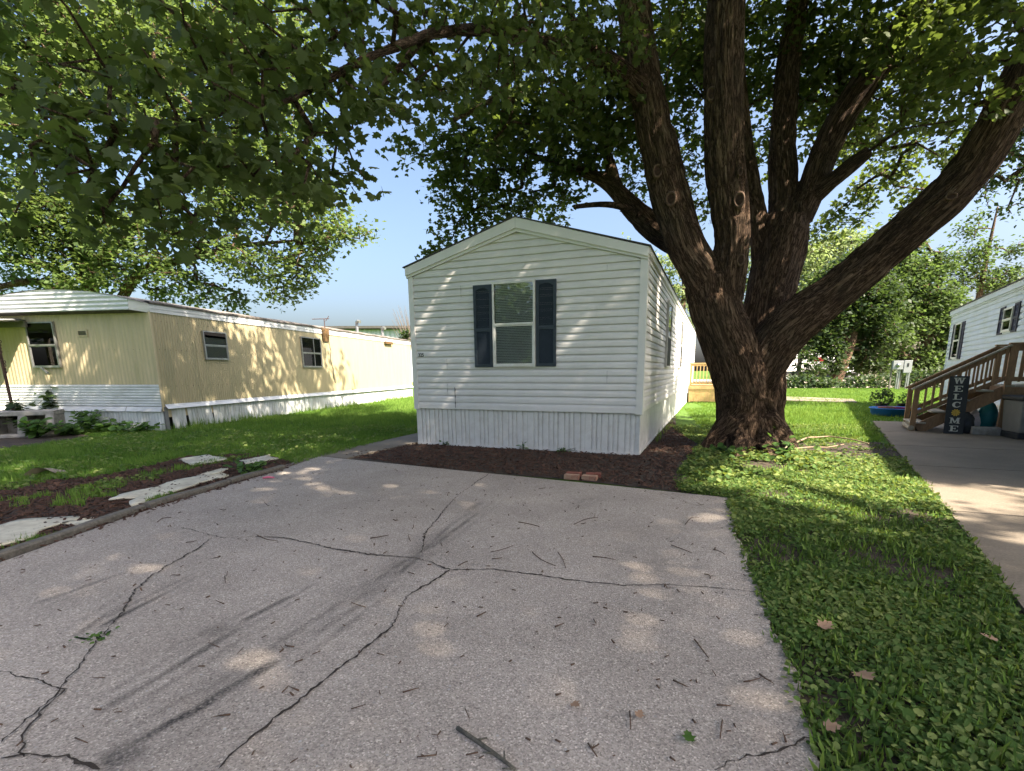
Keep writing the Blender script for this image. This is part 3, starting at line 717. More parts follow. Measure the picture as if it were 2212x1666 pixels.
# skirting
x = -W
for i, x1 in enumerate((-3.10, -2.02, -.95, -.004)):
    ribbed('front', home, 'skirt_white', 'skirting_panel', x + (0 if i else .004), x1 - .003, .02, .70, .098, .022, 'groove', off=-.038, seed=i); x = x1
pbox('front', 'skirting_rail', 'skirt_white', home, -W, 0.0, -.03, -.006, -.02, .022)
y = 0.0
for i in range(14):
    y1 = y + 1.42
    ribbed('right', home, 'skirt_white', 'skirting_panel', y + .004, y1 - .003, .02, .70, .098, .022, 'groove', off=-.038, seed=i + 9); y = y1
pbox('right', 'skirting_rail', 'skirt_white', home, 0.0, LEN, -.03, -.006, -.02, .022)
# windows
hung_window('front', home, -2.645, -1.845, 1.47, 2.915, 'frame_white', zm=2.205, blinds=True, glass='glass', o=.016)
shutter('front', home, -3.025, -2.662, 1.465, 2.89, 'shutter_blue')
shutter('front', home, -1.832, -1.472, 1.47, 2.905, 'shutter_blue')
for y0, y1 in ((3.45, 4.40), (7.93, 8.75)):
    hung_window('right', home, y0, y1, 1.46, 2.92, 'frame_white', zm=2.15, o=.014, half='low', glass='glass')
# house number
cu = bpy.data.curves.new('digits', 'FONT'); cu.body = '325'; cu.size = .095; cu.extrude = .002; cu.space_character = 1.06; cu.offset = .0022
to = bpy.data.objects.new('tmp', cu); COL.objects.link(to)
dg = bpy.context.evaluated_depsgraph_get(); dg.update()
tm = bpy.data.meshes.new_from_object(to.evaluated_get(dg)); bpy.data.objects.remove(to)
no = link('house_number', tm, 'ink', home); no['label'] = 'black house number 325'
no.location = (-4.235, -.0235, 1.672); no.rotation_euler = (R(90), 0, 0); no.scale = (.82, 1, 1)

# ================================================================== YELLOW MOBILE HOME
YC, YPSI = (-9.113, 12.104), -0.152
yh = empty('mobile_home', (YC[0], YC[1], 0), YPSI)
tag(yh, 'old yellow ribbed metal mobile home with white lower band and bowed white roof end', 'mobile home')
YL = 15.75
box('wall', 'yellow_metal', yh, -5.2, -.02, .02, YL - .02, .3, 2.86)
for i in range(5):
    a0, a1 = -5.2 + i * 1.04, -5.2 + (i + 1) * 1.04
    ribbed('front', yh, 'yellow_metal', 'wall_panel', a0, a1 - .002, 1.11, 2.84, .104, .009, off=.001 + .0012 * (i % 2), seed=i)
yl = 0.0
for i in range(13):
    y1 = min(yl + 1.22, YL)
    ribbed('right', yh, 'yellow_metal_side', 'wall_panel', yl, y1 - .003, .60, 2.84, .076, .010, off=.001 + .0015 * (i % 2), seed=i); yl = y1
# screw lines
for zz0, n in ((2.62, 24), (1.95, 30), (1.06, 34)):
    m = MB()
    for i in range(n):
        yy = .12 + i * (.16 if zz0 > 1.2 else .17); m.box(.009, .0165, yy - .006, yy + .006, zz0 - .006, zz0 + .006)
    m.build('screw_row', 'ink', yh)
m = MB()
for i in range(26): m.box(-4.6 + i * .175, -4.592 + i * .175, -.0195, -.010, 1.945, 1.953)
m.build('screw_row', 'ink', yh)
# lower front band, ribbed lengthwise
for i in range(8):
    z0 = .575 + i * .067
    MB().grid([[(-5.2, -o, z0 + .067 * t), (-.0, -o, z0 + .067 * t)] for o, t in ((.018, 0), (.030, .18), (.030, .52), (.018, .70), (.018, 1.0))]).build('band_rib', 'white_metal', yh)
pbox('front', 'corner_strip', 'yellow_metal', yh, -.006, .016, -.02, .030, .46, 2.82)
for a0, a1 in ((-5.2, -1.02), (-1.005, .0)):
    MB().grid([[(a0, -.030, .57), (a1, -.030, .57)], [(a0, -.075, .455), (a1, -.075, .455)], [(a0, -.060, .45), (a1, -.060, .45)]]).build('flashing', 'white_metal', yh)
for i in range(4):
    ribbed('front', yh, 'white_skirt_old', 'skirting_panel', -5.2 + i * 1.3, -5.2 + (i + 1) * 1.3 - .004, -.02, .47, .085, .012, off=.012, seed=i)
yl = .22; r_ = random.Random(3)
pbox('right', 'skirting_post', 'plastic_grey', yh, .0, .10, -.03, .02, -.02, .56)
i = 0
while yl < YL - .3:
    wd = r_.choice((.42, .62, .85)); y1 = min(yl + wd, YL); lean = r_.uniform(-.003, .003)
    if i == 1: yl += .10; y1 += .05; lean = .07
    o = ribbed('right', yh, 'white_skirt_old', 'skirting_panel', yl, y1 - .006, -.02, .56, .105, .010, 'groove', off=-.012 + r_.uniform(-.006, .006), seed=i,
               zfn=lambda a: (-.02, .56))
    for v in o.data.vertices:
        if v.co.z > .3: v.co.y -= lean
    yl = y1; i += 1
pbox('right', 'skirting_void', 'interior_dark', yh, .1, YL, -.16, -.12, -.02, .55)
ys_ = [0.05, 3.4, 6.6, 9.2, 12.4, YL]
for p, q in zip(ys_[:-1], ys_[1:]):
    MB().grid([[(.012, p, .625), (.012, q - .008, .625)], [(.022, p, .585), (.022, q - .008, .585)], [(.085, p, .515), (.085, q - .008, .52)], [(.075, p, .505), (.075, q - .008, .51)]]).build('flashing', 'white_metal', yh)
# bowed roof end and eaves
def bow(x): return 3.345 - .245 * ((x + 2.4) / 2.1) ** 2 if abs(x + 2.4) < 2.75 else 2.93
rows = []
xs = np.linspace(-4.55, -.25, 26)
nr = 26
for j in range(nr + 1):
    z = 2.845 + j * .0195; row = []
    for x in xs:
        zt = bow(x); zq = min(z, zt)
        row.append((x, -.26 - (.012 * math.sin(z * 2 * math.pi / .098)), zq))
    rows.append(row)
MB().grid(rows).build('roof_end_panel', 'white_metal', yh)
MB().add([(-.25, -.26, 2.845), (-.0, .0, 2.80), (.03, .0, 3.0), (-.25, -.26, bow(-.25))], [(0, 1, 2, 3)]).build('roof_end_return', 'white_metal', yh)
MB().add([(-4.55, -.26, 2.845), (-.25, -.26, 2.845), (0, 0, 2.80), (-5.2, 0, 2.80)], [(0, 1, 2, 3)]).build('soffit', 'roof_edge_dark', yh)
rows = []
for y in np.linspace(-.27, YL, 18):
    row = [(.045, max(y, 0.0), 3.005 + .006 * math.sin(y * 3))] + [(x, y, bow(x) + .012 + .008 * math.sin(y * 2.3 + x)) for x in np.linspace(-.22, -4.6, 16)]
    rows.append(row)
MB().grid(rows).build('roof', 'roof_old', yh)
for j, (z0, z1, o) in enumerate(((2.815, 2.90, .030), (2.90, 2.955, .038), (2.955, 3.0, .034))):
    pbox('right', 'eave_fascia', 'white_metal', yh, .0, YL, -.01, o, z0, z1 - .004)
rows = []
for y in np.linspace(.0, YL, 60):
    w_ = .012 * math.sin(y * 5.1) + .010 * math.sin(y * 2.2)
    rows.append([(.052, y, 2.992 + w_ * .4), (.062, y, 3.03 + w_), (.02, y, 3.062 + w_), (-.22, y, 3.085 + w_)])
MB().grid(rows).build('roof_edge', 'roof_edge_dark', yh)
yfw = hung_window('front', yh, -3.52, -2.70, 1.535, 2.64, 'alu_frame', zm=2.085, t=.03, o=.016)
box('broken_blind', 'blind', yfw, -2.94, -2.74, -.0335, -.030, 1.60, 2.06)
m = MB(); m.beam((-3.25, -.07, 1.53), (-3.02, -.13, 1.40), .05, .03); m.build('hanging_sill', 'alu_frame', yh)
hung_window('right', yh, 1.46, 2.29, 1.74, 2.50, 'alu_frame', zm=2.13, t=.03, o=.012)
hung_window('right', yh, 5.79, 7.00, 1.555, 2.63, 'alu_frame', zm=2.08, t=.035, o=.012, mull=6.52)
v = frame_mb('front', -2.08, -1.79, 2.275, 2.435, .03, .012, .028).build('vent', 'yellow_metal', yh)
for i in range(4):
    pbox('front', 'vent_slat', 'ink', v, -2.05, -1.82, .0125, .022, 2.312 + i * .026, 2.326 + i * .026)
o = MB().grid([[(.055, 7.14, 3.05), (.055, 7.65, 3.05)], [(.07, 7.16, 2.8), (.068, 7.62, 2.8)], [(.05, 7.2, 2.53), (.055, 7.58, 2.55)]]).build('rusty_flap', 'rust', yh)
pbox('right', 'eave_vent', 'rust', yh, 12.5, 13.3, .02, .12, 2.72, 2.84)
m = MB(); m.tube([(.02, 7.6, 2.95), (.035, 7.62, 2.55), (.03, 7.7, 2.2), (.03, 7.62, 1.85), (.03, 7.78, 1.5), (.03, 7.74, 1.2), (.03, 7.85, .95)], .009, 5); m.build('cable', 'ink', yh)
for yy, hgt, k in ((11.3, .42, 0), (13.9, .34, 1)):
    vp = MB().lathe([(0.09, 3.05), (.08, 3.12), (.065, 3.14), (.065, 3.14 + hgt)], 12, (-.7, yy)).build('vent_pipe', 'galv', yh)
    MB().tube([(-.7, yy, 3.12 + hgt), (-.7, yy, 3.2 + hgt), (-.62, yy - .03, 3.25 + hgt), (-.5, yy - .06, 3.22 + hgt)], .075, 10).build('cowl', 'galv', vp)
an = empty('roof_antenna', (0, 0, 0)); an.location = tuple(np.array([*(np.array(YC) + -.12 * np.array([math.cos(YPSI), math.sin(YPSI)]) + 7.66 * np.array([-math.sin(YPSI), math.cos(YPSI)])), 3.06]))
tag(an, 'small rooftop television antenna on the edge of the yellow home', 'antenna')
MB().tube([(0, 0, 0), (0, 0, .34)], .016, 6).build('mast', 'rust_pipe', an)
MB().tube([(-.42, -.1, .33), (.18, .05, .36)], .014, 5).build('boom', 'rust_pipe', an)
for i in range(6):
    t = i / 5; p = np.array([-.42 + .5 * t, -.1 + .12 * t, .335 + .02 * t]); l = .10 + .04 * (i % 2)
    MB().tube([p + [.02, -l, 0], p + [-.02, l, 0]], .006, 4).build('element', 'rust_pipe', an)
MB().beam((.05, .0, .26), (.18, .03, .46), .02, .02).build('reflector', 'rust_pipe', an)

# porch roof, leaning pole, concrete block at the yellow home
pr = empty('porch_roof', (YC[0], YC[1], 0), YPSI); tag(pr, 'corrugated metal porch roof at the left end of the yellow home', 'awning')
rows = []
for x in np.linspace(-6.4, -3.42, 120):
    rows.append([(x, -.06, 2.70 + .03 * math.sin(x * 2 * math.pi / .31)), (x, -1.5, 2.55 + .03 * math.sin(x * 2 * math.pi / .31))])
MB().grid(rows).build('roof_sheet', 'galv', pr)
box('beam', 'wood_grey', pr, -6.4, -3.42, -.12, -.07, 2.52, 2.655)
box('beam', 'wood_grey', pr, -6.4, -3.48, -1.46, -1.40, 2.36, 2.51)
for x_ in (-4.75, -6.3): MB().beam((x_, -1.43, 0), (x_, -1.43, 2.37), .09, .09).build('post', 'wood_grey', pr)
a0 = at(-6, 735, 11.3); b0 = at(33, 905, 11.5); b0[2] = 0.0
pole = empty('leaning_pole', tuple(b0)); tag(pole, 'thin rusty pole with a chain leaning beside the yellow home', 'pole')
MB().tube([(0, 0, 0), tuple(a0 - b0), tuple((a0 - b0) * 1.35)], .03, 7).build('shaft', 'rust_pipe', pole)
m = MB()
for i in range(11):
    p = (a0 - b0) * (1.02 - i * .035) + np.array([.05 + .015 * math.sin(i * 2), -.02, 0])
    m.tube([p + np.array([.022 * math.cos(t), 0.02 * math.sin(i), .034 * math.sin(t)]) for t in np.linspace(0, 6.3, 8)], .008, 4)
m.build('chain', 'rust_pipe', pole)
MB().beam((-.9, .1, .35), (.12, .05, .62), .05, .08).build('brace', 'wood_grey', pole)
bp = gp(50, 943)
blk = empty('concrete_step_block', (bp[0] - .05, bp[1] + .25, 0), R(24)); tag(blk, 'weathered hollow concrete step block with two openings beside the yellow home', 'block')
for x0, x1, nm in ((-.62, -.47, 'side_wall'), (-.08, .05, 'partition'), (.39, .54, 'side_wall')):
    MB().add([(x0 - .05, -.32, 0), (x1 - .02, -.32, 0), (x1 - .02, .3, 0), (x0 - .05, .3, 0), (x0, -.24, .50), (x1, -.24, .50), (x1, .3, .50), (x0, .3, .50)],
             [(0, 3, 2, 1), (4, 5, 6, 7), (0, 1, 5, 4), (1, 2, 6, 5), (2, 3, 7, 6), (3, 0, 4, 7)]).build(nm, 'concrete_block', blk, bevel=.012)
box('back_wall', 'concrete_block', blk, -.60, .5, .22, .29, .0, .49)
box('top', 'concrete_block', blk, -.63, .55, -.245, .31, .46, .56, bevel=.012)
box('step', 'concrete_block', blk, -.66, .50, -.31, .2, -.02, .05, bevel=.012)

# ================================================================== RIGHT HAND MOBILE HOME
rh = empty('mobile_home', (RC[0], RC[1], 0), RPSI)
tag(rh, 'pale blue white sided mobile home with dark purple shutters at the right edge', 'mobile home')
RL = 17.7
box('wall', 'vinyl_blue_white', rh, .02, 4.3, -RL + .02, -.02, .02, 3.30)
z = .42; rc = .158
while z < 3.36:
    lap_board('left', rh, 'vinyl_blue_white', z, rc, lambda q: (-RL, -.05), 'siding_board', .003); z += rc
pbox('left', 'corner_trim', 'vinyl_blue_white', rh, -.06, .01, .0, .034, .38, 3.42)
pbox('left', 'eave_fascia', 'vinyl_blue_white', rh, -RL, .02, .0, .10, 3.42, 3.575)
pbox('left', 'eave_trim', 'vinyl_blue_white', rh, -RL, .0, .0, .06, 3.375, 3.415)
MB().add([(x, y, z_) for y in (-RL - .08, .06) for x, z_ in ((-.13, 3.575), (2.15, 4.05), (4.43, 3.575), (4.43, 3.60), (2.15, 4.10), (-.13, 3.61))],
         [(0, 1, 2, 3, 4, 5), (11, 10, 9, 8, 7, 6)] + [(i, (i + 1) % 6, 6 + (i + 1) % 6, 6 + i) for i in range(6)]).build('roof', 'shingle', rh)
MB().add([(.0, -RL, 3.57), (2.15, -RL, 4.05), (4.3, -RL, 3.57), (.0, 0, 3.57), (2.15, 0, 4.05), (4.3, 0, 3.57)], [(0, 1, 2), (3, 5, 4)]).build('gable', 'vinyl_blue_white', rh)
for i in range(12):
    ribbed('left', rh, 'skirt_white', 'skirting_panel', -RL + i * 1.475, -RL + (i + 1) * 1.475 - .004, -.02, .43, .098, .012, 'groove', off=-.02, seed=i)
for a0, a1, z0, z1, zm in ((-2.0, -1.08, 1.75, 3.03, 2.42), (-7.67, -6.93, 2.36, 2.99, 2.69)):
    hung_window('left', rh, a0, a1, z0, z1, 'frame_white', zm=zm, t=.045, o=.016)
for a0, a1, z0, z1 in ((-2.42, -2.03, 1.72, 3.04), (-1.05, -.62, 1.72, 3.04), (-8.1, -7.70, 2.32, 3.06), (-6.90, -6.46, 2.32, 3.06)):
    shutter('left', rh, a0, a1, z0, z1, 'shutter_purple', arch=False, zmid=(z0 + z1) / 2)

# ---- porch stairs
SP = (8.725, 11.18)
st = empty('porch_stairs', (SP[0], SP[1], 0), RPSI)
tag(st, 'brown wooden porch stairs with railings leading to the right hand home', 'stairs')
SW = 0.98
def rz_(s): return 1.0 + .60 * s
for n_ in (0.0, SW):
    MB().beam((.0, n_, -.0), (.0, n_, 1.0), .10, .09, up=(0, 1, 0)).build('post', 'wood_stair', st)
    MB().beam((1.5, n_, .0), (1.5, n_, 1.88), .10, .10, up=(0, 1, 0)).build('post', 'wood_stair', st)
    MB().beam((2.24, n_, .0), (2.24, n_, 1.88), .10, .10, up=(0, 1, 0)).build('post', 'wood_stair', st)
    MB().beam((-.10, n_, rz_(-.10)), (1.46, n_, rz_(1.46)), .13, .035).build('handrail', 'wood_tread' if n_ == 0 else 'wood_stair', st)
    MB().beam((-.02, n_ + .03, rz_(-.02) - .075), (1.5, n_ + .03, rz_(1.5) - .075), .038, .10).build('top_rail', 'wood_stair', st)
    MB().beam((1.42, n_, 1.905), (2.26, n_, 1.905), .13, .035).build('handrail', 'wood_stair', st)
    MB().beam((1.5, n_ + .03, 1.83), (2.24, n_ + .03, 1.83), .038, .10).build('top_rail', 'wood_stair', st)
    MB().beam((.02, n_ + .02, .40), (1.5, n_ + .02, 1.22), .04, .08).build('bottom_rail', 'wood_stair', st)
    MB().beam((1.5, n_ + .02, 1.17), (2.24, n_ + .02, 1.17), .04, .08).build('bottom_rail', 'wood_stair', st)
    for i in range(10):
        s_ = .16 + i * .138
        MB().beam((s_, n_ - .012, .36 + .545 * s_), (s_, n_ - .012, rz_(s_) - .03), .036, .036, up=(0, 1, 0)).build('baluster', 'wood_stair', st)
    for i in range(4):
        s_ = 1.66 + i * .14
        MB().beam((s_, n_ - .012, 1.12), (s_, n_ - .012, 1.86), .036, .036, up=(0, 1, 0)).build('baluster', 'wood_stair', st)
    MB().beam((.10, n_ + .07, .04), (1.5, n_ + .07, .93), .045, .24).build('stringer', 'wood_stair', st)
for s0, zt in ((-.06, .20), (.30, .46), (.64, .73), (1.0, .94)):
    box('tread', 'wood_tread', st, s0, s0 + .30, -.03, SW + .05, zt - .035, zt, bevel=.006)
for i in range(5):
    box('deck_board', 'wood_tread', st, 1.46 + i * .162, 1.46 + i * .162 + .155, -.05, SW + .07, 1.015, 1.05)
box('apron', 'wood_stair', st, 1.47, 2.26, -.04, -.005, .84, 1.013)
box('apron', 'wood_stair', st, 1.44, 1.475, -.003, SW, .84, 1.013)
MB().tube([(-.02, -.05, .07), (-.02, .45, .07), (-.02, SW, .07)], .06, 8).build('footing_log', 'wood_tread', st)

# ---- WELCOME board leaning on the stairs
sg = empty('welcome_sign'); tag(sg, 'tall black board with white letters WELCOME and a yellow flower leaning on the porch stairs', 'sign')
def slp(s, n_, zz_): p = np.array(SP) + s * ru + n_ * rn; return (float(p[0]), float(p[1]), zz_)
sg.location = slp(.69, -.30, 0.004); sg.rotation_euler = (R(-9), 0, RPSI)
SGW, SGH = .335, 1.25
box('board', 'sign_black', sg, -SGW / 2, SGW / 2, 0, .022, 0, SGH, bevel=.003)
def glyph(name, polys, zc, hgt, wid, mat='letter_white'):
    m = MB()
    for pts in polys:
        vs = [((x - .5) * wid, 0, zc + (y - .5) * hgt) for x, y in pts]; n = len(vs)
        m.add([(a, -.004, c) for a, b, c in vs] + [(a, -.0005, c) for a, b, c in vs], [tuple(range(n)), tuple(range(2 * n - 1, n - 1, -1))] + [(i, n + i, n + (i + 1) % n, (i + 1) % n) for i in range(n)])
    o = m.build(name, mat, sg); return o
rect = lambda x0, x1, y0, y1: [(x0, y0), (x1, y0), (x1, y1), (x0, y1)]
E_ = [rect(.14, .40, .1, .9), rect(0, .96, 0, .1), rect(0, .96, .9, 1), rect(.86, .96, .1, .27), rect(.86, .96, .73, .9), rect(.40, .66, .45, .55), rect(.60, .70, .36, .64)]
L_ = [rect(.16, .42, .1, .9), rect(0, .62, .9, 1), rect(0, 1, 0, .1), rect(.88, 1, .1, .36)]
W_ = [[(.06, .92), (.24, 0), (.38, 0), (.26, .92)], [(.30, 0), (.46, .70), (.54, .92), (.42, .92), (.24, .1)], [(.46, .92), (.62, 0), (.76, 0), (.60, .92)], [(.64, 0), (.76, 0), (.94, .92), (.80, .92)],
      rect(-.02, .34, .92, 1), rect(.36, .66, .92, 1), rect(.70, 1.02, .92, 1)]
M_ = [rect(.10, .24, .08, .92), rect(.72, .92, .08, .92), [(.12, 1), (.30, 1), (.54, .30), (.46, .06)], [(.46, .06), (.70, 1), (.88, 1), (.54, .06)], rect(0, .32, 0, .08), rect(.62, 1, 0, .08), rect(0, .24, .92, 1), rect(.76, 1, .92, 1)]
C_ = []
for i in range(14):
    t0, t1 = R(48 + i * 264 / 14), R(48 + (i + 1) * 264 / 14)
    th = lambda t: .115 + .10 * abs(math.cos(t)) if math.cos(t) < 0 else .10
    o_ = lambda t, k: (.5 + (.5 - k) * math.cos(t), .5 + (.5 - k * .75) * math.sin(t))
    C_.append([o_(t0, 0), o_(t1, 0), o_(t1, th(t1) * 1.5), o_(t0, th(t0) * 1.5)])
C_ += [rect(.80, .90, .62, .98), [(.80, .12), (.96, .28), (.88, .34), (.72, .2)]]
step = SGH / 7.25
for i, (nm, g, w_) in enumerate((('W', W_, .19), ('E', E_, .155), ('L', L_, .15), ('C', C_, .15), (None, None, 0), ('M', M_, .18), ('E', E_, .155))):
    zc = SGH - .10 - i * step
    if g: glyph('letter', g, zc, .125, w_)
    else:
        fl = empty('flower'); fl.parent = sg
        for k in range(10):
            a = k * math.pi / 5
            pts = [(.016 * math.cos(a - .3), .016 * math.sin(a - .3)), (.062 * math.cos(a - .26), .062 * math.sin(a - .26)), (.076 * math.cos(a - .12), .076 * math.sin(a - .12)), (.076 * math.cos(a + .12), .076 * math.sin(a + .12)), (.062 * math.cos(a + .26), .062 * math.sin(a + .26)), (.016 * math.cos(a + .3), .016 * math.sin(a + .3))]
            MB().add([(x, -.004, zc + y) for x, y in pts], [tuple(range(6))]).build('petal', 'petal_yellow', fl)
        o = MB().lathe([(0.0001, 0), (.012, 0)], 10).build('flower_centre', 'petal_yellow', fl); o.rotation_euler = (R(90), 0, 0); o.location = (0, -.0055, zc)

# ---- grey bin and clutter below the landing
bn = empty('storage_bin', slp(1.95, -.42, 0), RPSI + R(12)); tag(bn, 'grey plastic storage bin with a dark lid beside the porch landing', 'bin')
MB().add([(-.42, -.30, .12), (.42, -.30, .12), (.42, .30, .12), (-.42, .30, .12), (-.46, -.34, .76), (.46, -.34, .76), (.46, .34, .76), (-.46, .34, .76)],
         [(0, 3, 2, 1), (4, 5, 6, 7), (0, 1, 5, 4), (1, 2, 6, 5), (2, 3, 7, 6), (3, 0, 4, 7)]).build('body', 'plastic_grey', bn, bevel=.03)
box('base', 'plastic_dark', bn, -.44, .44, -.32, .32, .0, .125, bevel=.02)
box('lid', 'plastic_dark', bn, -.49, .49, -.37, .37, .762, .86, bevel=.025)
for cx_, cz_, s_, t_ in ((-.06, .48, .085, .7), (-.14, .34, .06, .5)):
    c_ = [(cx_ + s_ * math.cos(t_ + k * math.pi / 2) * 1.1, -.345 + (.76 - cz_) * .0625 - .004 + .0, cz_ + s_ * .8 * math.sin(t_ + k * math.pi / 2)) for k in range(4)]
    MB().add([(x, -.34 + (.76 - q) * .0625 - .003, q) for x, y, q in c_], [(0, 1, 2, 3)]).build('light_patch', 'sheet_tan', bn)  # pale quad standing in for reflected light on the bin side
def lump(name, mat, loc, r, sx, sy, sz, seed, label, cat, amp=.25, parent=None):
    bm = bmesh.new(); bmesh.ops.create_icosphere(bm, subdivisions=3, radius=1.0)
    P = np.array([v.co[:] for v in bm.verts]); d = (vnoise(P + 5, 1.6, seed) - .5) * amp * 2 + (vnoise(P + 5, 4.0, seed + 1) - .5) * amp * .7
    for v, q in zip(bm.verts, d):
        v.co = v.co * (1 + q); v.co.x *= sx * r; v.co.y *= sy * r; v.co.z = max(v.co.z, -.75) * sz * r + .75 * sz * r
    me = bpy.data.meshes.new(name); bm.to_mesh(me); bm.free()
    me.polygons.foreach_set('use_smooth', np.ones(len(me.polygons), dtype=bool))
    o = link(name, me, mat, parent); o.location = loc
    if label: tag(o, label, cat)
    return o
lump('plastic_bag', 'bag_white', slp(1.12, .55, .0), .30, .75, .6, .95, 5, 'crumpled white and pink plastic bag under the porch stairs', 'bag')
lump('teal_bag', 'teal', slp(1.40, .60, .0), .33, .55, .6, 1.15, 6, 'teal plastic bag under the porch landing', 'bag', .12)
lump('rubbish_bag', 'plastic_dark', slp(.93, .02, .0), .21, .75, .8, 1.2, 7, 'black rubbish bag between the welcome board and the stair posts', 'bag')
box('kerb_block', 'concrete_block', None, -.24, .24, -.10, .10, 0, .17, bevel=.02)
kb = bpy.data.objects['kerb_block']; kb.location = slp(1.24, -.16, 0); kb.rotation_euler = (0, 0, RPSI); tag(kb, 'low concrete block lying beside the grey bin', 'block')

# ---- paddling pool and pots
pc = gp(1930, 897)
pool = empty('paddling_pool', (pc[0], pc[1], 0)); tag(pool, 'round blue plastic paddling pool on the lawn behind the stairs', 'pool')
MB().lathe([(.0001, .015), (.56, .015), (.60, .22), (.645, .235), (.66, .21), (.62, .20), (.585, .0), (.0001, .0)], 40).build('shell', 'pool_blue', pool, smooth=True)
def pot(name, px, py, r, h, mat, label, zb=0.0, sx=1.0, plant=None, pl_r=.25, pl_h=.3, n=160):
    c = gp(px, py); t = empty(name, (c[0], c[1], zb)); tag(t, label, 'plant pot', 'pots by the paddling pool')
    o = MB().lathe([(.0001, 0), (r * .72, 0), (r, h * .9), (r * 1.08, h * .9), (r * 1.08, h), (r * .93, h), (r * .9, h * .86), (.0001, h * .86)], 20).build('pot', mat, t, smooth=False); o.scale = (sx, 1, 1)
    if plant:
        P = rng.normal(0, 1, (n, 3)); P /= np.linalg.norm(P, axis=1, keepdims=True); P *= (rng.random(n) ** .4)[:, None] * np.array([pl_r, pl_r, pl_h]); P[:, 2] += h + pl_h * .75
        nr = rng.normal(0, .6, (n, 3)) + [0, 0, 1]; fw = P - [0, 0, h]
        V_, F_, C_2, r_2 = inst(*LEAF_DIAMOND, P, frames(nr, fw), rng.uniform(.06, .12, n), rng.random(n))
        link('foliage', np_mesh('foliage', V_, F_, C_2, {'rnd': r_2}), plant, t)
        MB().tube([(0, 0, h * .8), (.01, 0, h + pl_h)], .012, 5).build('stem', 'twig', t)
    return t
pot('plant_pot', 1902, 890, .17, .28, 'pot_black', 'black pot holding a dark bushy plant beside the blue pool', plant='leaf_shrub', pl_r=.32, pl_h=.26, n=380)
pot('plant_pot', 1913, 896, .15, .25, 'pot_terracotta', 'wide terracotta trough behind the rim of the blue pool', sx=1.6)
pot('plant_pot', 1936, 896, .13, .23, 'pot_magenta', 'magenta planter between the terracotta trough and the stair post', sx=1.8)
pot('plant_pot', 1946, 889, .14, .26, 'pot_black', 'smaller black pot with a pale leafy plant nearest the stair post', plant='leaf_weed', pl_r=.16, pl_h=.2, n=90)

# ================================================================== DECK BESIDE THE WHITE HOME
dk = empty('wooden_deck', (*wl(.06, 14.75), 0), WPSI); tag(dk, 'new pale timber deck with railing on the side of the white home', 'deck')
DW, DD = 2.5, 2.6
for i in range(11):
    box('plank', 'wood_new', dk, i * .228, i * .228 + .220, -.01, .012, .02, .60)
box('rim_board', 'wood_new', dk, -.02, DW + .02, -.035, -.012, .56, .70)
for i in range(18): box('deck_board', 'wood_new', dk, 0, DW, i * .145, i * .145 + .138, .70, .735)
for x_, y_ in ((.05, .0), (1.25, .0), (DW - .05, .0), (DW - .05, DD - .05)): MB().beam((x_, y_ + .03, 0), (x_, y_ + .03, 1.66), .09, .09, up=(0, 1, 0)).build('post', 'wood_new', dk)
box('handrail', 'wood_new', dk, -.02, DW + .02, -.03, .10, 1.66, 1.70); box('rail', 'wood_new', dk, 0, DW, -.004, .034, 1.56, 1.655); box('rail', 'wood_new', dk, 0, DW, -.004, .034, .78, .86)
for i in range(17): MB().beam((.16 + i * .14, -.02, .76), (.16 + i * .14, -.02, 1.6), .035, .035, up=(0, 1, 0)).build('baluster', 'wood_new', dk)

# ================================================================== FAR THINGS
def meter(px, wbox, hbox, z0, label, round_):
    c = gp(px, 841); t = empty('meter_pedestal', (c[0], c[1], 0), R(-12)); tag(t, label, 'utility box', 'meter pedestals at the end of the lawn')
    for x_ in (-.28, .22): MB().beam((x_, 0, 0), (x_, 0, z0 + hbox), .09, .09, up=(0, 1, 0)).build('post', 'wood_grey' if x_ < 0 else 'galv', t)
    box('cabinet', 'meter_white', t, -wbox / 2, wbox / 2, -.22, -.05, z0, z0 + hbox, bevel=.02)
    if round_: o = MB().lathe([(.0001, .10), (.12, .08), (.14, 0)], 18).build('meter_dial', 'galv', t, smooth=True); o.rotation_euler = (R(90), 0, 0); o.location = (0, -.22, z0 + hbox * .5)
    else: box('breaker_flap', 'ink', t, -.05, .05, -.235, -.222, z0 + hbox * .5, z0 + hbox * .78)
    MB().tube([(.05, -.1, 0), (.05, -.1, z0)], .04, 6).build('conduit', 'galv', t)
meter(1930, .62, .60, 1.35, 'utility pedestal with a round electricity meter on its pale box', True)
meter(1951, .50, .85, 1.12, 'utility pedestal with a plain tall pale breaker box', False)
c = gp(1722, 834); o = MB().tube([(0, 0, 0), (.02, 0, 2.0), (.05, 0, 4.6)], [.20, .18, .16], 9).build('utility_pole', 'wood_grey'); o.location = (c[0], c[1], 0); tag(o, 'grey wooden pole standing right of the big trunk before the truck', 'pole')

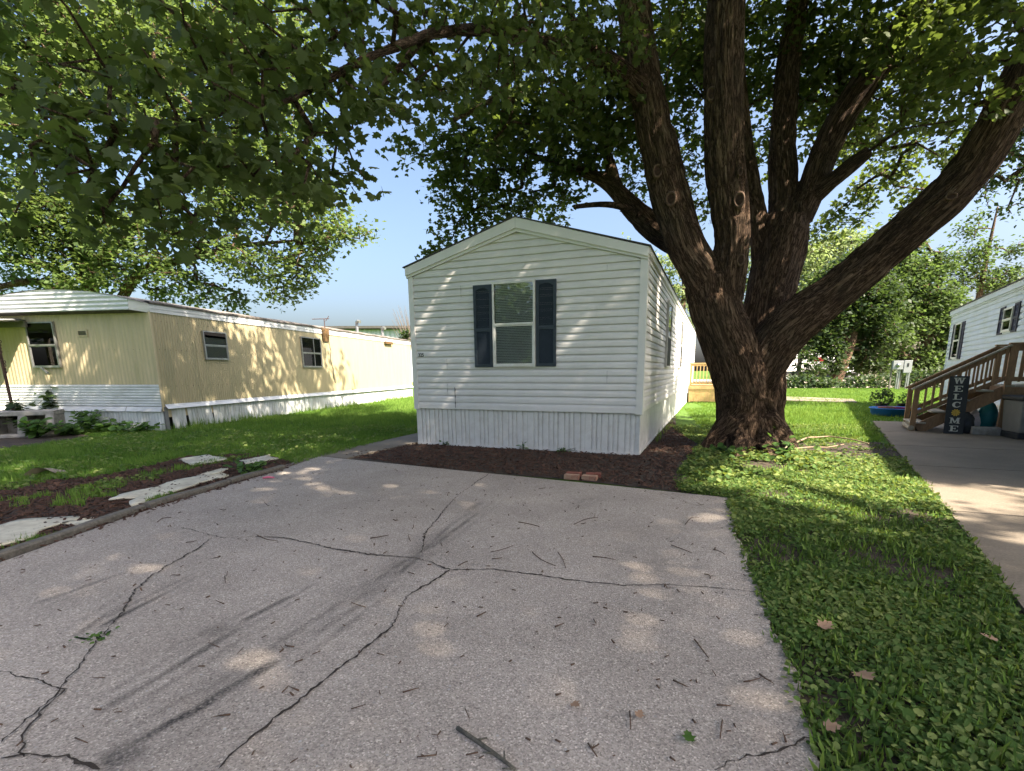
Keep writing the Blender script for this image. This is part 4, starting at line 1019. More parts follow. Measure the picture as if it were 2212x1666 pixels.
tk = empty('truck', (*at(1768, 820, 60)[:2], 0), R(4)); tag(tk, 'white heavy truck with red markings parked behind the trees', 'truck')
k = 60 / 55.0
box('box_body', 'truck_white', tk, -5.6, .6, -1.2, 1.2, 1.15, 4.6, bevel=.05)
box('hood', 'truck_white', tk, 2.5, 4.1, -1.05, 1.05, .95, 2.15, bevel=.12)
cb = MB().add([(.75, -1.15, 1.0), (2.55, -1.15, 1.0), (2.55, 1.15, 1.0), (.75, 1.15, 1.0), (.75, -1.1, 3.3), (2.0, -1.1, 3.3), (2.0, 1.1, 3.3), (.75, 1.1, 3.3), (2.5, -1.13, 2.2), (2.5, 1.13, 2.2)],
              [(0, 3, 2, 1), (4, 5, 6, 7), (0, 1, 8, 5, 4), (2, 3, 7, 6, 9), (3, 0, 4, 7), (8, 9, 6, 5), (1, 2, 9, 8)]).build('cab', 'truck_white', tk)
MB().add([(1.1, -1.16, 2.25), (2.3, -1.165, 2.25), (1.95, -1.13, 3.1), (1.1, -1.13, 3.1)], [(0, 1, 2, 3)]).build('side_window', 'interior_dark', cb)
box('stripe', 'truck_red', tk, -2.2, -.2, -1.212, -1.202, 2.3, 2.75); box('chassis', 'black_rubber', tk, -5.5, 4.0, -.9, .9, .62, .94)
box('bumper', 'chrome', tk, 4.1, 4.3, -1.15, 1.15, .55, .95, bevel=.03)
box('rear_panel', 'truck_red', tk, -5.75, -5.62, -1.2, 1.2, 1.1, 1.7)
for x_ in (3.15, -4.6, -3.4):
    w_ = MB().lathe([(.26, -.15), (.50, -.15), (.53, -.1), (.53, .1), (.50, .15), (.26, .15)], 22).build('wheel', 'black_rubber', tk, smooth=False); w_.rotation_euler = (R(90), 0, 0); w_.location = (x_, -1.05, .53)
    MB().lathe([(.0001, .02), (.10, .10), (.14, .04), (.24, .06), (.27, .14)], 16).build('rim', 'chrome', w_)

def far_shed(name, x0, x1, y0, y1, h, wall, roof, label, nw=40, slope=.6):
    t = empty(name, ((x0 + x1) / 2, y0, 0)); hw = (x1 - x0) / 2; d = y1 - y0; tag(t, label, 'building')
    nb_ = 12
    for i in range(nb_):
        a0_, a1_ = -hw + 2 * hw * i / nb_, -hw + 2 * hw * (i + 1) / nb_
        ribbed('front', t, wall, 'wall_panel', a0_, a1_ - .02, 0, h, 2 * hw / nb_ / 6.0, .12, off=.02, seed=i)
    box('core', wall, t, -hw, hw, .05, d, 0, h - .1)
    MB().add([(-hw - .3, -.5, h), (hw + .3, -.5, h), (hw + .3, d + .3, h + slope), (-hw - .3, d + .3, h + slope), (-hw - .3, -.5, h + .35), (hw + .3, -.5, h + .35), (hw + .3, d + .3, h + slope + .35), (-hw - .3, d + .3, h + slope + .35)],
             [(0, 3, 2, 1), (4, 5, 6, 7), (0, 1, 5, 4), (1, 2, 6, 5), (2, 3, 7, 6), (3, 0, 4, 7)]).build('roof', roof, t)
    box('gutter', 'shed_roof', t, -hw - .3, hw + .3, -.75, -.52, h + .12, h + .42)
    return t
xl, xr = at(300, 705, 66)[0], at(1010, 705, 66)[0]
far_shed('industrial_shed', xl, xr, 66, 86, 6.75, 'shed_wall', 'shed_roof', 'long pale grey metal industrial shed far behind the yellow home')
xl, xr = at(1875, 650, 66)[0], at(2600, 650, 66)[0]
far_shed('depot_building', xl, xr, 66, 95, 9.3, 'depot_wall', 'depot_roof', 'large beige metal depot building behind the trees on the right', slope=3.5)

# ================================================================== TREES
def resample(pts, rad, step):
    P = np.array(pts, float); d = np.r_[0, np.cumsum(np.linalg.norm(np.diff(P, axis=0), axis=1))]
    n = max(2, int(d[-1] / step) + 1); s = np.linspace(0, d[-1], n)
    # smooth (Catmull-like) by interpolating then averaging
    Q = np.stack([np.interp(s, d, P[:, i]) for i in range(3)], -1); r = np.interp(s, d, rad)
    for _ in range(3): Q[1:-1] = Q[1:-1] * .5 + (Q[:-2] + Q[2:]) * .25
    return Q, r
def grow(limbs, sprays, r0=.0048, g=None, wander=.12):
    """thin branches that tie every spray of leaves back to the nearest wood"""
    g = g or rng
    LP = np.concatenate([q for q, r in limbs]); LR = np.concatenate([r for q, r in limbs])
    d0 = np.array([np.min(np.sum((LP - s) ** 2, 1)) for s in sprays]); order = np.argsort(d0)
    cap = len(LP) + len(sprays) * 6
    NP_ = np.zeros((cap, 3)); NP_[:len(LP)] = LP; par = np.full(cap, -1); cnt = len(LP); ends = np.zeros(len(sprays), int)
    pen = np.zeros(cap)
    for i in order:
        s = sprays[i]
        dv = NP_[:cnt] - s; dd = np.sqrt(np.sum(dv * dv, 1)) + pen[:cnt] + np.where(dv[:, 2] > 0.2, .25 * dv[:, 2], 0)
        j = int(np.argmin(dd)); a = NP_[j]; L = np.linalg.norm(s - a); k = int(min(5, max(1, L // .55)))
        prev = j; off = g.normal(0, wander * L, 3); off[2] += .10 * L
        for t in range(1, k + 1):
            u = t / k; p = a + (s - a) * u + off * (4 * u * (1 - u)) * .5
            NP_[cnt] = p; par[cnt] = prev; pen[cnt] = pen[prev] + .02; prev = cnt; cnt += 1
        ends[i] = cnt - 1
    desc = np.zeros(cnt)
    desc[ends] = 1
    for j in range(cnt - 1, len(LP) - 1, -1):
        if par[j] >= 0: desc[par[j]] += desc[j]
    R_ = r0 * np.sqrt(np.maximum(desc, 1)); R_[:len(LP)] = np.minimum(R_[:len(LP)], LR * .6)
    seg = [(par[j], j) for j in range(len(LP), cnt)]
    A = np.array([NP_[a] for a, b in seg]); B = np.array([NP_[b] for a, b in seg])
    ra = np.array([min(R_[a], R_[b] * 1.35) if a >= len(LP) else R_[b] * 1.1 for a, b in seg]); rb = np.array([R_[b] for a, b in seg])
    D = B - A; Ln = np.linalg.norm(D, axis=1, keepdims=True) + 1e-9; D /= Ln
    up = np.where(np.abs(D[:, 2:3]) > .9, [[1., 0, 0]], [[0., 0, 1]]); S = np.cross(D, up); S /= np.linalg.norm(S, axis=1, keepdims=True); T = np.cross(D, S)
    K = 5; an_ = np.arange(K) * 2 * math.pi / K
    ring = lambda P, r: P[:, None, :] + (S[:, None, :] * np.cos(an_)[None, :, None] + T[:, None, :] * np.sin(an_)[None, :, None]) * r[:, None, None]
    V = np.concatenate([ring(A, ra), ring(B + D * .01, rb)], 1).reshape(-1, 3)
    base = (np.arange(len(seg)) * 2 * K)[:, None, None]
    q = np.array([[i, (i + 1) % K, K + (i + 1) % K, K + i] for i in range(K)])[None]
    F_ = (base + q).reshape(-1)
    dirs = np.array([NP_[e] - NP_[par[e]] if par[e] >= 0 else [0, 0, 1] for e in ends]); dirs /= np.linalg.norm(dirs, axis=1, keepdims=True) + 1e-9
    return (V, F_, np.full(len(seg) * K, 4)), dirs
def spray_leaves(sprays, dirs, k, size, spread, g=None, tilt=.6, droop=.45, jitter=.2):
    g = g or rng
    n = len(sprays); N_ = n * k
    C = np.repeat(sprays, k, 0); D = np.repeat(dirs, k, 0)
    t = g.uniform(-.7, .9, N_)[:, None] * spread
    off = g.normal(0, 1, (N_, 3)) * [1, 1, .55]; off /= np.linalg.norm(off, axis=1, keepdims=True)
    P = C + D * t + off * (g.uniform(.15, 1, N_)[:, None] ** .7) * spread * .75
    nr = g.normal(0, tilt, (N_, 3)) + [0, 0, 1]
    fw = off * [1, 1, .3] + g.normal(0, .3, (N_, 3)) - [0, 0, droop]
    sz = size * g.uniform(.6, 1.25, N_)
    return P, frames(nr, fw), sz, np.clip(np.repeat(g.random(n) * .5, k) + g.random(N_) * .55, 0, 1)
def lobes_to_sprays(lobes, dens, flat=.75, g=None):
    g = g or rng; out = []
    for (c, r) in lobes:
        n = max(3, int(dens * r ** 2.2)); q = g.normal(0, 1, (n, 3)); q /= np.linalg.norm(q, axis=1, keepdims=True)
        out.append(np.array(c) + q * (g.random(n) ** .42)[:, None] * r * np.array([1, 1, flat]))
    return np.concatenate(out)
def px_lobes(L): return [(at(a, b, Y), r) for a, b, Y, r in L]
SLIM = {'A': .95, 'B': .92, 'C': .9, 'C0': .9, 'C1': .85, 'C2': .82, 'D': .93, 'E': .92}
def px_limb(L, step=.12, k=1.0):
    P = [at(a, b, Y) for a, b, Y, w in L]; r = [k * w * .5 * Y / F_PX for a, b, Y, w in L]
    return resample(P, r, step)

# ------------------------------------------------------------------ the big maple
tree = empty('maple_tree', (3.98, 9.0, 0)); tag(tree, 'big multi-stemmed maple with thick brown limbs growing beside the white home', 'tree')
TL = Vector(tree.location)
limbs = {
 'trunk': [(1592, 990, 9.0, 120), (1594, 940, 9.0, 100), (1598, 890, 9.0, 94), (1600, 840, 9.0, 104), (1598, 795, 9.0, 108)],
 'trunk2': [(1658, 990, 9.15, 104), (1656, 940, 9.15, 86), (1654, 890, 9.15, 80), (1650, 845, 9.15, 92), (1642, 800, 9.15, 96)],
 'AB': [(1602, 840, 9.0, 106), (1584, 770, 8.95, 106), (1560, 705, 8.9, 104), (1538, 640, 8.9, 100), (1534, 600, 8.9, 96)],
 'A': [(1545, 660, 8.9, 92), (1515, 590, 8.85, 80), (1480, 535, 8.8, 76), (1460, 470, 8.8, 78), (1435, 381, 8.75, 78), (1415, 280, 8.7, 70), (1399, 191, 8.7, 64), (1372, 42, 8.6, 64), (1350, -120, 8.5, 56), (1310, -330, 8.3, 44), (1290, -560, 8.2, 30)],
 'B': [(1560, 680, 8.85, 80), (1572, 600, 8.75, 74), (1581, 534, 8.7, 70), (1578, 460, 8.6, 74), (1566, 381, 8.5, 78), (1563, 191, 8.3, 76), (1566, 42, 8.2, 74), (1575, -150, 8.1, 66), (1590, -400, 8.0, 50), (1620, -650, 7.9, 32)],
 'C': [(1640, 820, 9.2, 110), (1640, 740, 9.4, 100), (1662, 640, 9.6, 100), (1685, 540, 9.8, 106), (1700, 480, 9.9, 96)],
 'C0': [(1650, 560, 9.8, 50), (1632, 440, 10, 36), (1612, 320, 10.2, 30), (1600, 180, 10.4, 24), (1590, 20, 10.6, 18)],
 'C1': [(1692, 520, 9.9, 70), (1692, 420, 10.1, 62), (1690, 300, 10.3, 58), (1700, 150, 10.5, 50), (1725, 0, 10.6, 40), (1740, -200, 10.8, 28)],
 'C2': [(1710, 500, 9.8, 66), (1745, 430, 9.8, 62), (1772, 350, 9.8, 60), (1815, 260, 9.7, 62), (1889, 148, 9.5, 64), (1960, 50, 9.3, 58), (2030, -70, 9.1, 48), (2120, -230, 8.9, 34)],
 'C3': [(1762, 420, 9.7, 36), (1800, 390, 9.5, 30), (1840, 355, 9.3, 28), (1878, 326, 9.2, 22)],
 'C4': [(1780, 345, 9.8, 32), (1800, 290, 10.2, 26), (1810, 200, 10.6, 20), (1850, 90, 10.9, 14)],
 'D': [(1630, 810, 9.1, 112), (1668, 745, 9.0, 108), (1710, 702, 8.9, 102), (1794, 642, 8.7, 84), (1870, 578, 8.5, 82), (1952, 506, 8.2, 82), (2040, 432, 7.9, 84), (2095, 372, 7.7, 82), (2150, 280, 7.5, 78), (2230, 130, 7.2, 72), (2330, -60, 6.9, 62), (2420, -300, 6.6, 46), (2480, -520, 6.3, 30)],
 'E': [(1470, 530, 9.2, 56), (1425, 505, 9.6, 52), (1390, 475, 9.8, 48), (1348, 432, 10.0, 40), (1318, 398, 10.2, 32), (1280, 378, 10.6, 24), (1215, 358, 11.1, 17), (1150, 338, 11.6, 11)],
 'E2': [(1335, 418, 10.1, 26), (1315, 345, 10.4, 21), (1290, 280, 10.6, 17), (1255, 200, 10.8, 12)],
 'E3': [(1395, 482, 9.8, 20), (1352, 446, 9.6, 14), (1300, 440, 9.5, 11), (1240, 447, 9.3, 9)],
 'F': [(1402, 215, 8.7, 46), (1360, 170, 8.5, 40), (1310, 130, 8.2, 36), (1250, 98, 7.6, 30), (1170, 88, 6.8, 26), (1050, 60, 5.8, 22), (920, 75, 5.0, 19), (780, 130, 4.4, 16), (640, 215, 3.9, 13), (500, 250, 3.5, 10), (340, 265, 3.2, 8), (180, 250, 3.1, 7)],
 'F2': [(920, 75, 5.0, 15), (860, 150, 5.0, 11), (780, 240, 4.8, 8), (720, 300, 4.7, 6)],
 'F3': [(1170, 88, 6.8, 20), (1120, 150, 7.2, 13), (1060, 220, 7.8, 9), (980, 260, 8.2, 6)],
}
LQ = {k: px_limb(v, k=SLIM.get(k, 1.0)) for k, v in limbs.items()}
# a long limb over the driveway, above the frame
b2 = LQ['B'][0][-20]
LQ['H'] = resample([tuple(b2), (3.9, 6.0, 9.2), (3.4, 3.6, 9.6), (3.2, 1.0, 9.3), (3.0, -1.2, 8.6)], [.16, .12, .09, .06, .035], .15)
a2 = LQ['A'][0][-18]
LQ['I'] = resample([tuple(a2), (.6, 8.5, 9.6), (-1.2, 9.6, 10.4), (-2.6, 11.0, 10.6)], [.14, .10, .07, .03], .15)
LQ['K'] = resample([tuple(LQ['I'][0][6]), (.6, 11.0, 10.6), (.2, 14.0, 11.4)], [.10, .07, .03], .15)
LQ['J'] = resample([tuple(a2), (1.2, 6.4, 8.6), (-.6, 4.4, 8.9), (-2.2, 3.0, 8.4)], [.13, .09, .06, .03], .15)
roots = [[(1590, 905), (1555, 940), (1515, 968), 60, 46, 20], [(1650, 905), (1690, 945), (1722, 972), 56, 42, 16], [(1610, 910), (1605, 955), (1590, 990), 60, 52, 24], [(1645, 905), (1655, 955), (1670, 990), 56, 44, 22]]
for i, (p, q, s, w0, w1, w2) in enumerate(roots):
    Y0 = 9.05
    a, b = at(*p, Y0 - .25), at(*q, Y0 - .35 if i > 1 else Y0 - .15)
    e = np.array([*gp(*s), -.08]); b[2] = max(b[2], .12)
    LQ['root%d' % i] = resample([a, b, e], [w0 * .5 * Y0 / F_PX, w1 * .5 * Y0 / F_PX, w2 * .5 * Y0 / F_PX], .1)
LQ['rootb'] = resample([(4.1, 9.3, .6), (4.3, 9.9, .2), (4.5, 10.5, -.1)], [.3, .22, .1], .1)
LQ['trunk'][0][0, 2] = -.15; LQ['trunk2'][0][0, 2] = -.15
big = [k for k in LQ if LQ[k][1].max() > .10]
mb = MB()
for k in big:
    Q, r = LQ[k]; mb.tube([tuple(p) for p in Q], list(r), 14)
tmp = link('tmp_wood', mb.mesh('tmp_wood'))
rm = tmp.modifiers.new('r', 'REMESH'); rm.mode = 'VOXEL'; rm.voxel_size = .027
sm = tmp.modifiers.new('s', 'SMOOTH'); sm.factor = .5; sm.iterations = 7
dg = bpy.context.evaluated_depsgraph_get(); dg.update()
wood = bpy.data.meshes.new_from_object(tmp.evaluated_get(dg)); bpy.data.objects.remove(tmp)
nv = len(wood.vertices); VW = np.zeros(nv * 3); wood.vertices.foreach_get('co', VW); VW = VW.reshape(-1, 3)
# bark coordinates: across the limb at full scale, along the limb squeezed
SA = np.concatenate([LQ[k][0][:-1] for k in big]); SB = np.concatenate([LQ[k][0][1:] for k in big]); SRr = np.concatenate([LQ[k][1][:-1] for k in big])
SO = np.concatenate([np.r_[0, np.cumsum(np.linalg.norm(np.diff(LQ[k][0], axis=0), axis=1))][:-1] + 7.3 * i for i, k in enumerate(big)])
bark = np.zeros((nv, 3)); rad_loc = np.zeros(nv)
SDv = SB - SA; SL = np.linalg.norm(SDv, axis=1) + 1e-9; SDn = SDv / SL[:, None]
upv = np.where(np.abs(SDn[:, 2:3]) > .95, [[1., 0, 0]], [[0.0, 1.0, 0.12]])
SX = np.cross(SDn, upv); SX /= np.linalg.norm(SX, axis=1, keepdims=True); SY = np.cross(SDn, SX)
for c0 in range(0, nv, 4000):
    v = VW[c0:c0 + 4000]; q = v[:, None, :] - SA[None]
    t = np.clip(np.einsum('ijk,jk->ij', q, SDn), 0, SL[None]); dd = np.linalg.norm(q - t[..., None] * SDn[None], axis=2) - SRr[None]
    j = np.argmin(dd, 1); ii = np.arange(len(v)); qq = q[ii, j]
    al = np.einsum('ik,ik->i', qq, SDn[j]) + SO[j]
    bark[c0:c0 + 4000] = np.c_[np.einsum('ik,ik->i', qq, SX[j]), np.einsum('ik,ik->i', qq, SY[j]), al * .13]
    rad_loc[c0:c0 + 4000] = SRr[j]
nrm = np.zeros(nv * 3); wood.vertices.foreach_get('normal', nrm); nrm = nrm.reshape(-1, 3)
rdg = lambda f_, s_: np.clip(np.abs(vnoise(bark + 20, f_, s_) - .5) * 5, 0, 1)
disp = (vnoise(bark + 20, 6, 1) - .5) * .05 + (rdg(11, 2) - .6) * .030 + (rdg(20, 3) - .6) * .022
flute = (vnoise(bark * [1, 1, .5] + 20, 3.2, 5) - .5) * .14 * np.clip((1.5 - VW[:, 2]) / 1.5, 0.12, 1)
VW = VW + nrm * ((disp * np.clip(rad_loc / .3, .3, 1)) + flute * np.clip(rad_loc / .4, 0, 1))[:, None]
VW -= np.array(TL)
wood.vertices.foreach_set('co', VW.ravel().astype(np.float32))
wood.polygons.foreach_set('use_smooth', np.ones(len(wood.polygons), dtype=bool))
at_ = wood.attributes.new('barkco', 'FLOAT_VECTOR', 'POINT'); at_.data.foreach_set('vector', bark.astype(np.float32).ravel())
wood.update()
trunk_o = link('trunk', wood, 'bark', tree)
bvh = BVHTree.FromPolygons([tuple(v) for v in VW], [tuple(p.vertices) for p in wood.polygons])

# pruning scars: rim and core where limbs were cut
for px, py, w_, h_ in ((1420, 370, 15, 20), (1450, 430, 17, 22), (1537, 204, 13, 19), (1597, 432, 16, 23), (1598, 372, 7, 11), (1600, 562, 12, 18), (2055, 425, 14, 9)):
    o_ = Vector(at(px, py, 5.0)) - TL; d_ = (Vector(at(px, py, 9.5)) - Vector(at(px, py, 5.0))).normalized()
    hit = bvh.ray_cast(o_, d_)
    if hit[0] is None: continue
    nn = (hit[1] * .6 - d_ * .6); nn.z *= .3; nn.normalize(); M = nn.to_track_quat('Z', 'Y').to_matrix().to_4x4(); M.translation = hit[0] + nn * .016
    a_, b_ = w_ * 9 / F_PX * .62, h_ * 9 / F_PX * .62
    m = MB(); sg_ = 18
    prof = [(1.0, -.05), (1.02, .012), (.86, .030), (.68, .022), (.60, -.006)]
    rows = [[(a_ * f * math.cos(t), b_ * f * math.sin(t) * (1 + .06 * math.sin(3 * t)), zz_ * 1.0) for t in np.linspace(0, 2 * math.pi, sg_ + 1)] for f, zz_ in prof]
    s_ = m.grid(rows).build('pruning_scar', 'scar_rim', tree, smooth=True); s_.matrix_local = M
    MB().add([(a_ * .62 * math.cos(t), b_ * .62 * math.sin(t), .004) for t in np.linspace(0, 2 * math.pi, sg_ + 1)[:-1]], [tuple(range(sg_))]).build('heartwood', 'scar_core', s_)

# crown
near_lobes = px_lobes([(30, 260, 3.2, .36), (160, 330, 3.0, .46), (60, 400, 3.3, .36), (320, 190, 3.3, .55), (300, 370, 3.1, .46), (250, 440, 3.3, .34), (420, 400, 3.3, .42), (470, 270, 3.4, .5),
    (500, 120, 3.7, .60), (560, 380, 3.6, .46), (600, 250, 3.9, .5), (540, 445, 3.7, .28), (640, 405, 4.1, .36), (700, 120, 4.2, .66), (720, 310, 4.3, .42), (700, 380, 4.4, .24), (800, 220, 4.6, .46), (850, 90, 4.9, .7),
    (940, 170, 5.2, .5), (1000, 50, 5.5, .8), (1080, 150, 6.0, .55), (1130, 40, 6.2, .8), (1220, 130, 6.8, .7), (1260, 30, 7.0, .8), (1330, 70, 7.5, .8), (650, 20, 4.2, .5), (780, 10, 4.6, .5), (400, 40, 3.7, .4)])
mid_lobes = px_lobes([(1060, 240, 8.6, .8), (1170, 220, 8.6, .9), (1290, 200, 9.0, .9), (960, 320, 10.6, .8), (890, 330, 10.8, .42), (1060, 310, 10.5, 1.0), (1160, 300, 10.5, 1.0), (1270, 290, 10.6, 1.0),
    (1340, 250, 9.6, .8), (1000, 400, 11.4, .75), (1090, 390, 11.6, .9), (1190, 390, 11.5, .8), (1290, 340, 11, .7), (1000, 470, 12.2, .7), (1080, 455, 12.4, .8), (1160, 450, 12.6, .55), (955, 520, 12.4, .38), (920, 548, 12.4, .2), (950, 410, 11.6, .4), (1215, 470, 12.8, .35),
    (1400, 330, 11.8, .7), (1370, 420, 12.5, .45), (1450, 60, 10.5, 1.2), (1470, 200, 11, 1.0), (1500, 320, 12, .8), (1520, 430, 13, .6), (1510, 120, 9.8, .9),
    (1640, 60, 10.8, 1.2), (1640, 200, 11.5, 1.0), (1655, 330, 12.4, .7), (1740, 120, 11, 1.2), (1760, 250, 11.6, .9), (1840, 170, 10.6, 1.1), (1850, 60, 10.4, 1.2), (1850, 300, 11.6, .7),
    (1930, 230, 10.4, .9), (1960, 120, 9.4, 1.0), (1900, 400, 12.6, .6), (1830, 450, 13, .6), (1780, 500, 13.4, .5), (1960, 340, 11.8, .7), (1990, 420, 12.4, .5), (1900, 490, 13.2, .35), (2040, 220, 8.6, .8), (2060, 80, 7.8, .9), (2130, 160, 7.0, .6), (2170, 40, 6.4, .7), (2060, 330, 11, .5), (2010, 30, 8.4, .9)])
g3 = np.random.default_rng(5)
dome = []
lits = [[gp(*q) for q in ((1430, 1040), (1560, 1062), (1700, 1098), (1830, 1112), (1900, 1130), (1990, 1060), (1960, 990), (1900, 935), (1800, 900), (1700, 880), (1690, 960), (1560, 985))],
        [gp(*q) for q in ((2000, 1040), (2260, 1062), (2300, 1120), (2060, 1125), (1960, 1070))], [gp(*q) for q in ((1900, 930), (1960, 990), (2010, 1040), (1960, 1060), (1880, 940))]]
def sunny(P):
    sh = P[:, :2] - P[:, 2:3] * (SUN[:2] / SUN[2])[None]
    return in_poly(sh, lits[0]) | in_poly(sh, lits[1]) | in_poly(sh, lits[2])
tries = 0
while len(dome) < 245 and tries < 9000:
    tries += 1
    best = None
    for _ in range(6):                                   # spread the lobes evenly over the crown
        a, rr_ = g3.uniform(0, 2 * math.pi), 10.2 * math.sqrt(g3.random())
        q = np.array([2.0 + rr_ * math.cos(a), 4.6 + rr_ * math.sin(a)])
        dq = 9 if not dome else np.min(np.sum((np.array([d_[0][:2] for d_ in dome]) - q) ** 2, 1))
        if best is None or dq > best[0]: best = (dq, q, rr_)
    (x, y), rr = best[1], best[2]
    ztop = 6.6 + 7.4 * (1 - (rr / 11) ** 2); z = g3.uniform(max(5.0, ztop - 4.5), ztop)
    if y > 2 and abs(x / y - .45) < 1.5 and (z - 1.4) / y < .74 and y > 4: continue       # keep the open under-crown clear
    if y > 5 and -.65 < x / y < -.12 and (z - 1.4) / y < .7: continue
    lx, ly = x - SUN[0] / SUN[2] * z, y - SUN[1] / SUN[2] * z
    if ly < 6.6 or lx < -17: continue
    dome.append(((x, y, z), g3.uniform(.85, 1.45)))
for _ in range(20): dome.append(((g3.uniform(-2.2, 2.2), g3.uniform(11.5, 15.5), g3.uniform(10.6, 12.6)), g3.uniform(.8, 1.3)))
spr_n = lobes_to_sprays(near_lobes, 62, .8)
spr_m = lobes_to_sprays(mid_lobes, 48, .8)
spr_d = lobes_to_sprays(dome, 14, .65)
spr_m = spr_m[~(sunny(spr_m) & (rng.random(len(spr_m)) < .85))]; spr_d = spr_d[~(sunny(spr_d) & (rng.random(len(spr_d)) < .985))]; spr_n = spr_n[~sunny(spr_n)]
dist = np.linalg.norm(spr_n - [0, 0, CAM_H], axis=1); spr_n = spr_n[dist > 2.35]
allspr = np.concatenate([spr_n, spr_m, spr_d]); tier = np.r_[np.zeros(len(spr_n)), np.ones(len(spr_m)), np.full(len(spr_d), 2)]
(bv, bf, bc), dirs = grow([LQ[k] for k in LQ if not k.startswith('root')], allspr)
bvl = bv - np.array(TL)
link('branches', np_mesh('branches', bvl, bf, bc, vattrs={'barkco': bvl * [1, 1, .3]}, smooth=True), 'bark', tree)['kind'] = 'stuff'
thin = [k for k in LQ if k not in big]
for k in thin:
    me = MB().tube([tuple(p - np.array(TL)) for p in LQ[k][0]], list(LQ[k][1]), 8).mesh('limb', True); co_ = np.array([v.co[:] for v in me.vertices]); at_ = me.attributes.new('barkco', 'FLOAT_VECTOR', 'POINT'); at_.data.foreach_set('vector', (co_ * [.5, .5, .8]).astype(np.float32).ravel())
    link('limb', me, 'bark', tree)
parts = []
Pn, Mn, Sn, Rn = spray_leaves(spr_n, dirs[tier == 0], 14, .082, .16, tilt=.75, droop=1.1)
okd = np.linalg.norm(Pn - [0, 0, CAM_H], axis=1) > 2.2
Pn, Mn, Sn, Rn = Pn[okd], Mn[okd], Sn[okd], Rn[okd]
# the 300 leaves that show largest stand as single leaves
vv = Pn - [0, 0, CAM_H]; dpt = vv @ _fw; uu_ = CX + F_PX * (vv @ CR) / dpt; vv_ = CY + F_PX * (vv @ CD) / dpt
score = np.where((uu_ > 5) & (uu_ < 2200) & (vv_ > 5) & (vv_ < 1660), Sn / dpt, 0)
topi = np.argsort(-score)[:300]; keep = np.ones(len(Pn), bool); keep[topi] = False
tv, tf, tc = LEAF_BIG
lm = [np_mesh('leaf', tv * [1, 1, s_], tf, tc, {'rnd': np.full(len(tv), q_)}) for s_, q_ in ((1.0, .15), (1.5, .4), (.5, .6), (2.2, .3), (-.6, .5))]
for l in lm: l.materials.append(MATS['leaf_maple'])
for n_, i in enumerate(topi):
    o = bpy.data.objects.new('leaf', lm[n_ % 5]); COL.objects.link(o); o.parent = tree
    M = Matrix([list(Mn[i][r_]) for r_ in range(3)]).to_4x4() @ Matrix.Scale(float(Sn[i]), 4); M.translation = Vector(Pn[i]) - TL
    o.matrix_local = M
parts.append(inst(*LEAF_BIG, Pn[keep], Mn[keep], Sn[keep], Rn[keep]))
Pm, Mm, Sm, Rm = spray_leaves(spr_m, dirs[tier == 1], 19, .108, .26)
parts.append(inst(*LEAF_MID, Pm, Mm, Sm, Rm))
Pd, Md, Sd_, Rd = spray_leaves(spr_d, dirs[tier == 2], 16, .185, .38)
parts.append(inst(*LEAF_SMALL, Pd, Md, Sd_, Rd))
V, F_, C_c, r_c = join(parts)
crown = link('crown', np_mesh('crown', V - np.array(TL), F_, C_c, {'rnd': r_c}), 'leaf_maple', tree); crown['kind'] = 'stuff'
print('maple leaves', len(Pn), len(Pm), len(Pd), 'sprays', len(allspr), 'wood verts', nv)

# ------------------------------------------------------------------ other trees
def tree_simple(name, label, limbs_, lobes, dens, k, size, spread, mat, group=None, seed=1, leaf=LEAF_DIAMOND, flat=.8, r0=.010, cat='tree', bark_m='bark', droop=.45, tilt=.6, cull=None):
    g = np.random.default_rng(seed)
    base = limbs_[0][0][0]; t = empty(name, (base[0], base[1], 0)); tl = np.array([base[0], base[1], 0]); tag(t, label, cat, group)
    m = MB()
    for Q, r in limbs_: m.tube([tuple(p - tl) for p in Q], list(r), 9)
    me = m.mesh('trunk', True); co_ = np.array([v.co[:] for v in me.vertices]); a_ = me.attributes.new('barkco', 'FLOAT_VECTOR', 'POINT'); a_.data.foreach_set('vector', (co_ * [.6, .6, .15]).astype(np.float32).ravel())
    link('trunk', me, bark_m, t)
    spr = lobes_to_sprays(lobes, dens, flat, g)
    if cull is not None: spr = spr[~cull(spr)]
    (V, F_, C_), d = grow(limbs_, spr, r0, g)
    link('branches', np_mesh('branches', V - tl, F_, C_, vattrs={'barkco': (V - tl) * .4}), bark_m, t)['kind'] = 'stuff'
    P, M, S, r = spray_leaves(spr, d, k, size, spread, g, droop=droop, tilt=tilt)
    V, F_, C_, r = inst(*leaf, P, M, S, r)
    link('crown', np_mesh('crown', V - tl, F_, C_, {'rnd': r}), mat, t)['kind'] = 'stuff'
    return t
def limb_w(pts, rad, step=.4): return resample(pts, rad, step)

